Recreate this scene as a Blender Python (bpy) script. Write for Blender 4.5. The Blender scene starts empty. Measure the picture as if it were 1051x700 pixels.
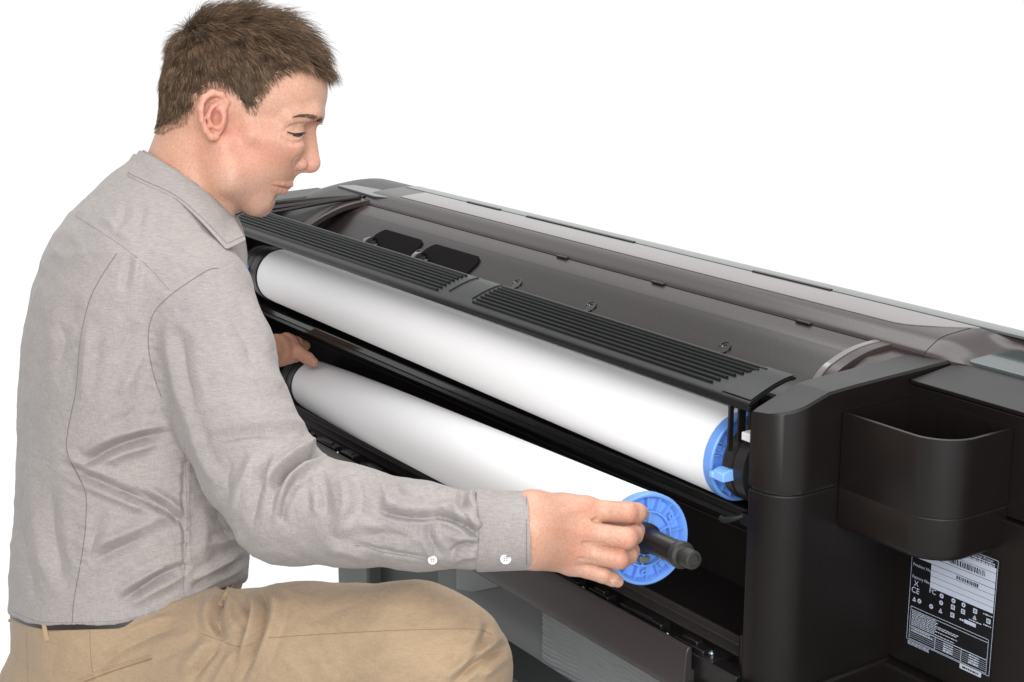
import bpy, bmesh, math, random
import numpy as np
from mathutils import Vector, Matrix
from mathutils.bvhtree import BVHTree
random.seed(4); RNG = np.random.default_rng(7)
scene = bpy.context.scene
COL = scene.collection

# ------------------------------------------------------------------ camera
# solved from the vanishing points of the machine's long edges
FPX, CX, CY = 1584.0, 525.5, 350.0
pitch = math.atan(405/FPX)
ang = math.atan(1125/math.hypot(FPX, 405))
sA, cA = math.sin(ang), math.cos(ang)
RIGHT = np.array([sA, cA, 0.0]); FLAT = np.array([-cA, sA, 0.0]); UPZ = np.array([0, 0, 1.0])
FWD = FLAT*math.cos(pitch) - UPZ*math.sin(pitch)
UPV = FLAT*math.sin(pitch) + UPZ*math.cos(pitch)
CAM = np.array([1.13283345, -1.03881945, 1.25594635])
def at(x, y, d):
    """point seen at photo position (x, y) at depth d metres"""
    return CAM + (FWD + RIGHT*((x-CX)/FPX) + UPV*((CY-y)/FPX))*d
cam_data = bpy.data.cameras.new('camera')
cam = bpy.data.objects.new('camera', cam_data); COL.objects.link(cam)
cam.matrix_world = Matrix(((RIGHT[0], UPV[0], -FWD[0], CAM[0]), (RIGHT[1], UPV[1], -FWD[1], CAM[1]),
                           (RIGHT[2], UPV[2], -FWD[2], CAM[2]), (0, 0, 0, 1)))
cam_data.sensor_width = 36.0; cam_data.lens = 36.0*FPX/1051.0
cam_data.clip_start = 0.05; cam_data.clip_end = 200
scene.camera = cam

# ------------------------------------------------------------------ materials
def lin(r, g, b):
    f = lambda c: (c/255/12.92) if c/255 <= 0.04045 else ((c/255+0.055)/1.055)**2.4
    return (f(r), f(g), f(b), 1.0)
def new_mat(name):
    m = bpy.data.materials.new(name); m.use_nodes = True
    nt = m.node_tree; b = nt.nodes['Principled BSDF']
    return m, nt, b
def N(nt, typ, **kw):
    n = nt.nodes.new(typ)
    for k, v in kw.items():
        if k.startswith('_'): n.inputs[k[1:].replace('_', ' ')].default_value = v
        else: setattr(n, k, v)
    return n
def plastic(name, col, rough=0.4, grain=0.0, gscale=1500, var=0.12, spec=0.5, coat=0.0):
    m, nt, b = new_mat(name)
    tc = N(nt, 'ShaderNodeTexCoord')
    n1 = N(nt, 'ShaderNodeTexNoise', _Scale=9.0, _Detail=4.0)
    nt.links.new(tc.outputs['Object'], n1.inputs['Vector'])
    cr = N(nt, 'ShaderNodeMix', data_type='RGBA')
    cr.inputs['A'].default_value = tuple(c*(1-var) for c in col[:3])+(1,)
    cr.inputs['B'].default_value = tuple(min(1, c*(1+var)) for c in col[:3])+(1,)
    nt.links.new(n1.outputs['Fac'], cr.inputs['Factor']); nt.links.new(cr.outputs['Result'], b.inputs['Base Color'])
    mr = N(nt, 'ShaderNodeMapRange'); rv_ = min(.05, rough*.09); mr.inputs['To Min'].default_value = rough-rv_; mr.inputs['To Max'].default_value = rough+rv_
    n3 = N(nt, 'ShaderNodeTexNoise', _Scale=45.0, _Detail=6.0)
    nt.links.new(tc.outputs['Object'], n3.inputs['Vector'])
    nt.links.new(n3.outputs['Fac'], mr.inputs['Value']); nt.links.new(mr.outputs['Result'], b.inputs['Roughness'])
    b.inputs['Specular IOR Level'].default_value = spec
    b.inputs['Coat Weight'].default_value = coat
    if grain:
        n2 = N(nt, 'ShaderNodeTexNoise', _Scale=gscale, _Detail=2.0)
        nt.links.new(tc.outputs['Object'], n2.inputs['Vector'])
        bp = N(nt, 'ShaderNodeBump', _Strength=grain, _Distance=0.0006)
        nt.links.new(n2.outputs['Fac'], bp.inputs['Height']); nt.links.new(bp.outputs['Normal'], b.inputs['Normal'])
    return m
def metal(name, col, rough=0.3):
    m, nt, b = new_mat(name)
    b.inputs['Base Color'].default_value = col; b.inputs['Metallic'].default_value = 1.0; b.inputs['Roughness'].default_value = rough
    return m
M = {}
M['case'] = plastic('case_plastic', (0.0058, 0.0041, 0.0038, 1), 0.36, 0.08, 900, spec=.46)
M['case_side'] = plastic('textured_case_plastic', (0.0055, 0.0040, 0.0038, 1), 0.42, 0.25, 420, spec=.34)
M['trough'] = plastic('trough_plastic', (0.019, 0.0145, 0.0138, 1), 0.27, 0.06, 900, spec=.40)
M['void'] = plastic('unlit_black', (0.004, 0.003, 0.003, 1), 0.8, spec=0.1)
M['shine'] = plastic('shiny_black', (0.006, 0.005, 0.005, 1), 0.10, coat=0.6)
M['guide'] = plastic('guide_plastic', (0.0085, 0.0098, 0.0094, 1), 0.33, 0.10, 900, spec=.36)
M['black'] = plastic('black_plastic', (0.008, 0.007, 0.007, 1), 0.35)
M['cavity'] = plastic('matt_black_plastic', (0.010, 0.0075, 0.0075, 1), 0.55, spec=0.3)
M['gloss'] = plastic('gloss_black', (0.012, 0.011, 0.011, 1), 0.14)
M['lid'] = plastic('lid_plastic', (0.038, 0.030, 0.029, 1), 0.27)
M['lidwin'] = plastic('lightened_lid_window', (0.15, 0.132, 0.131, 1), 0.16, coat=0.4)  # paler than the lid: backdrop reflection put into the base colour
M['lidedge'] = plastic('grey_glass_edge', (0.11, 0.125, 0.12, 1), 0.18)
M['screenwin'] = plastic('pale_tinted_window', (0.055, 0.068, 0.070, 1), 0.12, coat=0.2)
M['flap'] = plastic('flap_plastic', (0.032, 0.026, 0.026, 1), 0.45, 0.1, 900)
M['shaft'] = plastic('shaft_black', (0.010, 0.009, 0.009, 1), 0.33, var=0.3)
M['hub'] = plastic('hub_black', (0.014, 0.013, 0.013, 1), 0.38, 0.1, 500)
M['worn'] = plastic('worn_rubber', (0.020, 0.020, 0.018, 1), 0.5, 0.5, 260, var=0.45)
M['blue'] = plastic('blue_plastic', (0.14, 0.31, 0.74, 1), 0.38, var=0.06)
M['blue2'] = plastic('pale_blue_plastic', (0.22, 0.45, 0.88, 1), 0.35, var=0.06)
M['steel'] = metal('brushed_steel', (0.62, 0.62, 0.63, 1), 0.3)
M['screw'] = metal('screw_steel', (0.55, 0.68, 0.72, 1), 0.25)
M['grey1'] = plastic('grey_stand_panel', (0.13, 0.136, 0.14, 1), 0.5)
M['grey2'] = plastic('light_grey_stand_panel', (0.27, 0.282, 0.29, 1), 0.5)
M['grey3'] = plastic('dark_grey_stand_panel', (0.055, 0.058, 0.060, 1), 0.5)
M['labelblack'] = plastic('label_black', (0.006, 0.006, 0.008, 1), 0.3)
M['labelwhite'] = plastic('label_white', (0.42, 0.46, 0.55, 1), 0.45, var=0.04)
M['whitepl'] = plastic('white_plastic', (0.75, 0.74, 0.73, 1), 0.4, var=0.03)
M['paper'] = plastic('white_paper', (0.91, 0.91, 0.92, 1), 0.55, var=0.012, spec=0.3)
M['paperend'] = plastic('paper_edge', (0.70, 0.70, 0.72, 1), 0.7, var=0.05, spec=0.2)

# ------------------------------------------------------------------ mesh helpers
def link(name, me, mat, parent=None, sharp=35):
    o = bpy.data.objects.new(name, me); COL.objects.link(o)
    if mat is not None: me.materials.append(mat)
    if parent is not None: o.parent = parent
    if sharp:
        me.polygons.foreach_set('use_smooth', np.ones(len(me.polygons), bool))
        me.set_sharp_from_angle(angle=math.radians(sharp))
    me.update()
    return o
def from_bm(name, bm, mat, parent=None, sharp=35):
    bmesh.ops.recalc_face_normals(bm, faces=bm.faces[:])
    me = bpy.data.meshes.new(name); bm.to_mesh(me); bm.free()
    return link(name, me, mat, parent, sharp)
def bevel(o, w=0.0015, seg=2, ang=35):
    md = o.modifiers.new('edge', 'BEVEL'); md.width = w; md.segments = seg; md.limit_method = 'ANGLE'; md.angle_limit = math.radians(ang)
    md.harden_normals = False
    return o
def add_box(bm, x0, x1, y0, y1, z0, z1, rot=None, c=None):
    vs = [bm.verts.new((x, y, z)) for x in (x0, x1) for y in (y0, y1) for z in (z0, z1)]
    for f in ((0,1,3,2),(4,6,7,5),(0,4,5,1),(2,3,7,6),(0,2,6,4),(1,5,7,3)): bm.faces.new([vs[i] for i in f])
    if rot is not None:
        c = Vector(c); 
        for v in vs: v.co = c + rot @ (v.co - c)
    return vs
def add_prism(bm, pts, f0, f1):
    """closed outline pts; f0/f1 map a 2-D outline point to the two end points"""
    a = [bm.verts.new(f0(p)) for p in pts]; b = [bm.verts.new(f1(p)) for p in pts]
    n = len(pts)
    for i in range(n): bm.faces.new((a[i], a[(i+1)%n], b[(i+1)%n], b[i]))
    bm.faces.new(a); bm.faces.new(b[::-1])
def add_ext_x(bm, prof, x0, x1):
    add_prism(bm, prof, lambda p: (x0, p[0], p[1]), lambda p: (x1, p[0], p[1]))
def sheet(prof, t):
    """thin closed outline that follows an open (y, z) profile, thickness t on the lower/right side"""
    P = np.array(prof, float); T = np.gradient(P, axis=0); T /= np.linalg.norm(T, axis=1)[:, None]
    Nn = np.stack([T[:, 1], -T[:, 0]], 1)
    return [tuple(p) for p in P] + [tuple(p) for p in (P+Nn*t)[::-1]]
def smooth_prof(pts, n=6):
    """Catmull-Rom through pts"""
    P = [np.array(p, float) for p in pts]; P = [2*P[0]-P[1]]+P+[2*P[-1]-P[-2]]
    out = []
    for i in range(1, len(P)-2):
        for k in range(n):
            t = k/n; p0, p1, p2, p3 = P[i-1:i+3]
            out.append(0.5*((2*p1)+(p2-p0)*t+(2*p0-5*p1+4*p2-p3)*t*t+(3*p1-p0-3*p2+p3)*t**3))
    out.append(P[-2]); return out
def frame(d):
    d = np.array(d, float); d /= np.linalg.norm(d)
    h = np.array([0, 0, 1.0]) if abs(d[2]) < 0.9 else np.array([0, 1.0, 0])
    u = np.cross(h, d); u /= np.linalg.norm(u); v = np.cross(d, u)
    return d, u, v
def add_lathe(bm, o, d, prof, seg=64, closed=False):
    """prof: (t along axis, radius)"""
    d, u, v = frame(d); o = np.array(o, float); rings = []
    for t, r in prof:
        c = o+d*t
        if r < 1e-6: rings.append([bm.verts.new(c)])
        else: rings.append([bm.verts.new(c+r*(u*math.cos(a)+v*math.sin(a))) for a in np.linspace(0, 2*math.pi, seg, endpoint=False)])
    prs = list(zip(rings, rings[1:])) + ([(rings[-1], rings[0])] if closed else [])
    for A, B in prs:
        if len(A) == 1 and len(B) == 1: continue
        for i in range(seg):
            j = (i+1) % seg
            if len(A) == 1: bm.faces.new((A[0], B[i], B[j]))
            elif len(B) == 1: bm.faces.new((A[i], A[j], B[0]))
            else: bm.faces.new((A[i], A[j], B[j], B[i]))
def add_tube(bm, pts, r, seg=8, cap=True):
    P = [np.array(p, float) for p in pts]; n = len(P)
    rr = r if hasattr(r, '__len__') else [r]*n
    prev = None; u = None
    for i in range(n):
        d = P[min(i+1, n-1)]-P[max(i-1, 0)]; d /= (np.linalg.norm(d)+1e-12)
        if u is None: _, u, v = frame(d)
        else:
            u = u-d*np.dot(u, d); u /= (np.linalg.norm(u)+1e-12); v = np.cross(d, u)
        ring = [bm.verts.new(P[i]+rr[i]*(u*math.cos(a)+v*math.sin(a))) for a in np.linspace(0, 2*math.pi, seg, endpoint=False)]
        if prev:
            for k in range(seg): bm.faces.new((prev[k], prev[(k+1)%seg], ring[(k+1)%seg], ring[k]))
        elif cap: bm.faces.new(ring[::-1])
        prev = ring
    if cap: bm.faces.new(prev)
def empty(name, loc, label=None, cat=None, group=None):
    o = bpy.data.objects.new(name, None); COL.objects.link(o); o.location = loc; o.empty_display_size = 0.05
    if label: o['label'] = label; o['category'] = cat
    if group: o['group'] = group
    return o
def arc(cx, cy, r, a0, a1, n=10):
    return [(cx+r*math.cos(math.radians(a)), cy+r*math.sin(math.radians(a))) for a in np.linspace(a0, a1, n)]
# ------------------------------------------------------------------ the printer (parts are built in world coordinates; root at origin)
PR = empty('large_format_printer', (0, 0, 0), 'wide dark brown large format printer with ribbed roll guide and open lower drawer', 'printer')
def part(name, bm, mat, parent=PR, bw=0, sharp=35, seg=2, label=None):
    o = from_bm(name, bm, mat, parent, sharp)
    if bw: bevel(o, bw, seg)
    if label: o['label'] = label
    return o
B = bmesh.new

# --- near end tower: upper cap and lower column, rounded front corner
def tower_plan(x0, x1, y0, y1, r, n=10):
    return [(x0, y1), (x0, y0)] + arc(x1-r, y0+r, r, -90, 0, n) + [(x1, y1)]
TOPZ = [(-0.056, .821), (-0.051, .8265), (-0.043, .8300), (-0.035, .8325), (-0.012, .8400), (0.007, .8452), (0.04, .8470), (0.19, .8510), (0.4, .853)]
def topz(y): return float(np.interp(y, [p[0] for p in TOPZ], [p[1] for p in TOPZ]))
def tower_cap(name, x0, x1, mirror=False):
    bm = B()
    ys = np.concatenate([np.linspace(-0.051, 0.01, 24), np.linspace(0.02, 0.19, 8)])
    r = .036
    def xr(y):
        t = (-0.051+r) - y
        return x1 if t <= 0 else (x1-r)+math.sqrt(max(0, r*r-t*t))
    rows = []
    for y in ys:
        xa, xb = x0, max(xr(y), x0+.008); z = topz(y); zb = 0.7525
        if mirror: xa, xb = x0+x1-xb, x1
        rows.append([bm.verts.new(p) for p in ((xa, y, zb), (xa, y, z-.0020), (xa+.0022, y, z), (xb-.0022, y, z+.0008), (xb, y, z-.0015), (xb, y, zb))])
    for a, b in zip(rows, rows[1:]):
        for k in range(6): bm.faces.new((a[k], a[(k+1) % 6], b[(k+1) % 6], b[k]))
    bm.faces.new(rows[0]); bm.faces.new(rows[-1][::-1])
    return part(name, bm, M['case'], sharp=28)
tower_cap('end_tower_cap', .100, .146)
bm = B(); add_prism(bm, tower_plan(.1025, .1435, -.0485, .188, .034), lambda p: (p[0], p[1], .744), lambda p: (p[0], p[1], .757))
part('tower_seam', bm, M['gloss'])
bm = B(); add_prism(bm, tower_plan(.100, .146, -.051, .1135, .036), lambda p: (p[0], p[1], .40), lambda p: (p[0], p[1], .7485))
part('end_tower', bm, M['case_side'], bw=.0018)
bm = B(); add_prism(bm, tower_plan(.100, .1515, -.062, .110, .042), lambda p: (p[0], p[1], .36), lambda p: (p[0], p[1], .5465))
part('tower_foot', bm, M['case'], bw=.004, seg=3)
# --- side body: front-facing panel with the rating label, upper fascia, top plate
bm = B(); add_box(bm, .125, .50, .112, .30, .546, .735); part('side_panel', bm, M['case'], bw=.001)
bm = B(); add_box(bm, .125, .50, .1172, .30, .7365, .8370); part('upper_side_panel', bm, M['case'], bw=.0015)
bm = B()
add_prism(bm, [(.1485, .1150), (.50, .1150), (.50, .235), (.1485, .205)], lambda p: (p[0], p[1], .838), lambda p: (p[0], p[1], .8415+.0085*(p[1]-.1065)/.09))
part('side_top_plate', bm, M['case'], bw=.0008)
bm = B(); add_box(bm, .125, .50, .100, .16, .36, .5445); part('base_sill', bm, M['case'], bw=.005, seg=3)
# --- accessory bin
def bin_plan(t, drop=0.0):
    x0, x1, y0, y1, r = .1475+t, .273-t, .024+t, .1165-t, .040-t
    return [(x0, y1), (x0, y0)] + arc(x1-r, y0+r, r, -90, 0, 14) + [(x1, y1)]
bm = B(); o_ = bin_plan(0); i_ = bin_plan(.0022)
def ring_(pts, z, s=1.0):
    c = (.21, .08); return [bm.verts.new((c[0]+(p[0]-c[0])*s, c[1]+(p[1]-c[1])*s, z)) for p in pts]
R0 = ring_(o_, .7065, .955); R0b = ring_(o_, .7095, .99); R1 = ring_(o_, .7130); R2 = ring_(o_, .7470); R2a = ring_(o_, .7476, .994); R2b = ring_(o_, .7484, .994); R3 = ring_(o_, .7490); R4 = ring_(o_, .8238); R5 = ring_(i_, .8245); R6 = ring_(i_, .7160)
seq = [R0, R0b, R1, R2, R2a, R2b, R3, R4, R5, R6]
for A_, B_ in zip(seq, seq[1:]):
    for k in range(len(A_)): bm.faces.new((A_[k], A_[(k+1) % len(A_)], B_[(k+1) % len(A_)], B_[k]))
bm.faces.new(R0[::-1]); bm.faces.new(R6)
binbox = part('accessory_bin', bm, M['case'], sharp=30)
bm = B()
bm.free()
for x in (.190, .209, .247): bm = B(); add_box(bm, x-.0005, x+.0005, .1125, .1141, .735, .8225); part('bin_rib', bm, M['void'], binbox)

# --- rating label on the side panel (local u across, v down, metres)
LX0, LX1, LZ0, LZ1, LY = .1660, .2740, .5685, .6960, .1117
LB = B()
add_prism(LB, [(LX0, LZ0), (LX1, LZ0), (LX1, LZ1), (LX0, LZ1)], lambda p: (p[0], LY, p[1]), lambda p: (p[0], LY-.0003, p[1]))
label_o = part('rating_label', LB, M['labelblack'], sharp=0)
def lab(u, v, lift=1): return (LX0+(LX1-LX0)*u, LY-.0003-.00015*lift, LZ1-(LZ1-LZ0)*v)
def lrect(bm, u0, u1, v0, v1, lift=1):
    if bm is None:
        bm = B(); lrect(bm, u0, u1, v0, v1, lift); return part('label_field', bm, M['labelwhite'], label_o, sharp=0)
    bm.faces.new([bm.verts.new(lab(u, v, lift)) for u, v in ((u0, v1), (u1, v1), (u1, v0), (u0, v0))])
bmk = B(); bml = B()
# white fields, black print on them, white print on black
lrect(None, .05, .97, .085, .125); lrect(None, .26, .97, .128, .198); lrect(None, .05, .97, .202, .250)
for k in range(4): lrect(None, .26, .97, .254+.049*k, .300+.049*k)
rr = random.Random(3)
for (u0, u1, v0, v1) in ((.45, .86, .138, .183), (.55, .78, .262, .292)):
    u = u0; bmb = B()
    while u < u1:
        w = rr.choice((.006, .009, .014)); lrect(bmb, u, u+w, v0, v1, 2); u += w+rr.choice((.006, .010))
    part('barcode_bars_print', bmb, M['labelblack'], label_o, sharp=0)
def dashes(bm, u0, u1, v, h, lift=2, gap=.006):
    u = u0
    while u < u1-.004:
        w = min(rr.choice((.012, .02, .03, .038)), u1-u); lrect(bm, u, u+w, v, v+h, lift); u += w+gap
# frame lines
def lframe(bm, u0, u1, v0, v1, t=.006):
    a = t*(LZ1-LZ0)/(LX1-LX0)*.95
    lrect(bm, u0, u1, v0, v0+t); lrect(bm, u0, u1, v1-t, v1); lrect(bm, u0, u0+a, v0, v1); lrect(bm, u1-a, u1, v0, v1)
lframe(bml, .028, .985, .02, .955, .0038); lframe(bml, .055, .95, .665, .945, .004)
lrect(bml, .055, .95, .690, .694); lrect(bml, .055, .95, .832, .838); lrect(bml, .36, .366, .838, .94); lrect(bml, .66, .666, .838, .94)
for k in range(5): lrect(bml, .055, .95, .855+.0165*k, .8575+.0165*k)
for k in range(9): dashes(bml, .075, (.36, .38, .37, .62, .60, .36, .62, .35, .58)[k], .700+.0140*k, .0070)
for k in range(3): dashes(bml, .05, .30, .962+.011*k, .006)
dashes(bml, .08, .30, .842, .008); dashes(bml, .08, .34, .862, .008)
for c in (.51, .80):
    for k in range(4): dashes(bml, c-.05, c+.06, .848+.02*k, .011)
for k in range(2): dashes(bml, .55, .95, .055+.017*k, .010)
lrect(None, .66, .90, .955, .995, 2); dashes(bmk, .69, .87, .968, .014, 3)
# approval icons
def icon(u, v, s, kind):
    a = s*(LZ1-LZ0)/(LX1-LX0)
    if kind == 0:
        P = [lab(u+a*math.cos(t), v+s*math.sin(t)) for t in np.linspace(0, 2*math.pi, 14, endpoint=False)]
        bml.faces.new([bml.verts.new(p) for p in P[::-1]]); lrect(bmk, u-a*.45, u+a*.45, v-s*.12, v+s*.12, 2); lrect(bmk, u-a*.12, u+a*.12, v-s*.5, v+s*.5, 2)
    elif kind == 1:
        bml.faces.new([bml.verts.new(lab(u+du*a, v+dv*s)) for du, dv in ((-1, 1), (1, 1), (0, -1))]); lrect(bmk, u-a*.3, u+a*.3, v+s*.1, v+s*.6, 2)
    else:
        lrect(bml, u-a, u+a, v-s, v+s); lrect(bmk, u-a*.6, u+a*.6, v-s*.5, v-s*.2, 2); lrect(bmk, u-a*.6, u+a*.6, v+s*.1, v+s*.4, 2)
for u, v, k in ((.40, .478, 0), (.535, .476, 0), (.65, .475, 0), (.78, .485, 2), (.40, .535, 0), (.535, .530, 2), (.65, .530, 2), (.78, .535, 1), (.29, .600, 0), (.40, .600, 1), (.535, .595, 2), (.15, .598, 0), (.09, .598, 1), (.96-.03, .52, 2)):
    icon(u, v, .019, k)
lrect(None, .67, .80, .585, .615, 1); dashes(bml, .62, .665, .592, .016); dashes(bml, .72, .86, .565, .008); dashes(bml, .87, .97, .47, .009); dashes(bml, .88, .97, .555, .009)
part('label_print', bml, M['labelwhite'], label_o, sharp=0); part('symbol_print', bmk, M['labelblack'], label_o, sharp=0)
def text(body, u, v, size, mat=M['labelwhite'], parent=label_o, lift=2):
    c = bpy.data.curves.new('lettering', 'FONT'); c.body = body; c.size = size
    t0_ = bpy.data.objects.new('lettering', c); me = bpy.data.meshes.new_from_object(t0_); bpy.data.objects.remove(t0_); t = bpy.data.objects.new('lettering', me); COL.objects.link(t); t.parent = parent; me.materials.clear()
    t.location = lab(u, v, lift); t.rotation_euler = (math.pi/2, 0, 0); me.materials.append(mat)
for s_, u, v, z in (('Serial No.', .055, .208, .0050), ('Product No.', .05, .322, .0046), ('Factory No.', .05, .425, .0046), ('FC', .255, .492, .0075), ('CE', .05, .545, .0085), ('X', .075, .485, .0080)):
    text(s_, u, v, z)
text('Wide Format Printer', .60, .050, .0042)
for s_, u, v in (('00000 00000', .50, .212), ('4400A', .58, .345), ('4400B', .58, .400), ('XXXX - 0000', .54, .456)):
    pass

# --- ribbed roll guide over the upper roll
GX0, GX1 = -1.165, .0905
gp = smooth_prof([(-.0455, .8270), (-.0440, .8305), (-.034, .8350), (-.014, .8425), (.004, .8470), (.016, .8478)], 5)
bm = B(); add_ext_x(bm, sheet(gp, .0035), GX0, GX1)
guide = part('roll_guide', bm, M['guide'], bw=.0008, sharp=25)
bm = B(); add_ext_x(bm, [(-.0455, .8268), (-.0425, .8258), (-.0415, .822), (-.0455, .8222)], GX0, GX1); part('guide_lip', bm, M['guide'], guide, bw=.0005)
def gpt(s):   # point and normal along guide profile
    P = np.array(gp); L = np.r_[0, np.cumsum(np.linalg.norm(np.diff(P, axis=0), axis=1))]; s = s*L[-1]
    p = np.array([np.interp(s, L, P[:, 0]), np.interp(s, L, P[:, 1])]); q = np.array([np.interp(s+.001, L, P[:, 0]), np.interp(s+.001, L, P[:, 1])])
    t = q-p; t /= np.linalg.norm(t)+1e-9; return p, np.array([-t[1], t[0]]), t
bm = B()
for k in range(8):
    s0 = .21+.097*k; p, n, t = gpt(min(s0, .97))
    prof = [p-n*.001-t*.0022, p+n*.0020-t*.0010, p+n*.0026, p+n*.0020+t*.0010, p-n*.001+t*.0022]
    for xa, xb in ((GX0+.05, -.492), (-.410, .030+.0045*0)):
        add_ext_x(bm, [tuple(q) for q in prof], xa, xb + (0.0045*k-.004 if xb > 0 else 0))
part('guide_rib', bm, M['guide'], guide, sharp=25)
for xa, xb in ((-.484, -.470), (-.431, -.417)):
    pr = [tuple(gpt(s)[0]+gpt(s)[1]*.0003) for s in np.linspace(.28, .98, 8)]; pr2 = [tuple(gpt(s)[0]+gpt(s)[1]*.0016) for s in np.linspace(.28, .98, 8)]
    bm = B(); add_ext_x(bm, pr+pr2[::-1], xa+.011, xb-.001); part('guide_joint', bm, M['guide'], guide, bw=.0006, sharp=25)
pr = [tuple(gpt(s)[0]+gpt(s)[1]*.0002) for s in np.linspace(.10, .99, 10)]; pr2 = [tuple(gpt(s)[0]+gpt(s)[1]*.0014) for s in np.linspace(.10, .99, 10)]
for xa, xb in ((.050, GX1-.001), (GX0+.001, GX0+.04)):
    bm = B(); add_ext_x(bm, pr+pr2[::-1], xa, xb); part('guide_end_cap', bm, M['guide'], guide, bw=.0006, sharp=25)
bm = B(); pr3 = [tuple(gpt(s_)[0]+gpt(s_)[1]*.0006) for s_ in np.linspace(.0, 1, 12)]; add_ext_x(bm, [(p[0], p[1]-.0016) for p in pr3][::-1]+pr3, .0478, .0496); part('guide_end_seam', bm, M['black'], guide)
# struts that hold the guide at the near end
for b_ in ((.0560, .0585, -.040, -.034, .772, .823), (.0650, .0672, -.036, -.026, .783, .825), (.074, .0765, -.03, -.02, .785, .825)):
    bm = B(); add_box(bm, *b_); part('guide_strut', bm, M['black'], guide, bw=.0005)

# --- trough behind the guide, ledge and hinged lid
tp = smooth_prof([(.018, .822), (.032, .806), (.055, .799), (.080, .806), (.105, .822), (.128, .837), (.140, .8435)], 5)
bm = B(); add_ext_x(bm, sheet(tp, .004), -1.075, .062); trough = part('rear_trough', bm, M['trough'], sharp=30)
bm = B(); add_ext_x(bm, [(.1395, .8415), (.1455, .8450), (.158, .8492), (.1672, .8522), (.1672, .830), (.1395, .830)], -1.075, .052); part('trough_ledge', bm, M['lid'], bw=.0008)
bm = B(); add_ext_x(bm, [(.1378, .8400), (.1392, .8425), (.1392, .836)], -1.0, .040); part('trough_edge_strip', bm, M['black'], trough)
for x in (-.516, -.354, -.108, -.769):
    bm = B(); add_lathe(bm, (x, .1035, .8205), (0, -.62, .78), [(.0006, 0), (.0006, .0040), (.0014, .0046), (.0014, .0070), (.0022, .0074), (.0022, .0088), (-.003, .0092)], 24)
    part('trough_screw', bm, M['shine'], trough)
for x in (-.50, -.30, -.05):
    bm = B(); add_box(bm, x-.011, x+.011, .1635, .1690, .8520, .8548); part('hinge_clip', bm, M['black'], bw=.0006)
# two roller pockets in the far trough, their shade painted as near-black plates
for i, (xa, xb) in enumerate(((-.905, -.778), (-.760, -.625))):
    bm = B(); pr = [p for p in tp if .055 < p[0] < .125]
    lo = [(p[0]-.0016, p[1]+.0022) for p in pr]; hi = [(p[0]+.002, p[1]-.0025) for p in pr]
    
    for q0, q1, t_ in ((0, 1, 0),):
        y0, y1 = lo[0][0], lo[-1][0]; rr_c = .012
        cols_ = [xa, xa+.0035, xa+.008, xa+.012, xb-.012, xb-.008, xb-.0035, xb]; ins_ = [.012, .0055, .0015, 0, 0, .0015, .0055, .012]
        top_ = []; bot_ = []
        Lo = np.array(lo); Hi = np.array(hi)
        for x_, i_n in zip(cols_, ins_):
            ys_ = np.linspace(y0+i_n, y1-i_n, 14)
            top_.append([bm.verts.new((x_, y_, float(np.interp(y_, Lo[:, 0], Lo[:, 1])))) for y_ in ys_])
        for A_, B_ in zip(top_, top_[1:]):
            for k in range(13): bm.faces.new((A_[k], A_[k+1], B_[k+1], B_[k]))
        ret = bmesh.ops.extrude_face_region(bm, geom=bm.faces[:]); bmesh.ops.translate(bm, verts=[v for v in ret['geom'] if isinstance(v, bmesh.types.BMVert)], vec=(0, .001, -.004))
    pk = part('pocket_shade_plate', bm, M['void'], trough)
    bm = B(); add_lathe(bm, (xa+.006, .093, .815), (1, 0, 0), [(0, 0), (0, .0130), (.002, .0140), (.012, .0140), (.013, .0095), (.020, .0095), (.021, .006), (.03, .006), (.03, 0)], 28); part('feed_roller', bm, M['shine'], pk)
# curved end walls of the trough
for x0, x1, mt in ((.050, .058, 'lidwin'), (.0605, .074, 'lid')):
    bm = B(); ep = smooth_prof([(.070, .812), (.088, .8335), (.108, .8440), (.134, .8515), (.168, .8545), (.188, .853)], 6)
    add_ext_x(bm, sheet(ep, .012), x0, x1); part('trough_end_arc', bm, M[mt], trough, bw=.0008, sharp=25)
bm = B(); add_ext_x(bm, [(.0, .80), (.07, .805), (.09, .8300), (.130, .8470), (.185, .850), (.185, .79), (.0, .78)], .0740, .0992); part('trough_end_wall', bm, M['lid'], bw=.002)
lp = smooth_prof([(.1690, .8525), (.1715, .8560), (.180, .8612), (.188, .8655), (.197, .8682), (.215, .8700), (.245, .8712), (.262, .8712), (.280, .8690), (.296, .8600), (.304, .8450), (.306, .80)], 5)
bm = B(); add_ext_x(bm, [tuple(p) for p in lp]+[(.169, .80)], -1.055, .118); lid = part('top_lid', bm, M['lid'], sharp=25)
def lsub(y0, y1, off):
    A_ = np.array(lp); return [(y, float(np.interp(y, A_[:, 0], A_[:, 1]))+off) for y in np.linspace(y0, y1, max(3, int((y1-y0)/.0025)))]
# window panel with the reflected pale band painted in, near end tapered
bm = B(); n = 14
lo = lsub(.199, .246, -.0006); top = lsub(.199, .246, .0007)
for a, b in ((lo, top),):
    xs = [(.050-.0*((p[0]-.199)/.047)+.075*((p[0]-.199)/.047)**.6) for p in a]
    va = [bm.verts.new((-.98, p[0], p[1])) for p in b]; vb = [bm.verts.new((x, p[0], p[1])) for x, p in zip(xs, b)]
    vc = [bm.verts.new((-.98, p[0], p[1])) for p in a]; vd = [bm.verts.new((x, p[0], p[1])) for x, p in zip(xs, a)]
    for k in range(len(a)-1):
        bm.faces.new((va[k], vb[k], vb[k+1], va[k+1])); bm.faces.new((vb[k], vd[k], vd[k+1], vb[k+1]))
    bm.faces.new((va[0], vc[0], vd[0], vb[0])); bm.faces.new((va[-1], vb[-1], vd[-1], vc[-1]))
part('lid_window', bm, M['lidwin'], lid, sharp=25)
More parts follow.
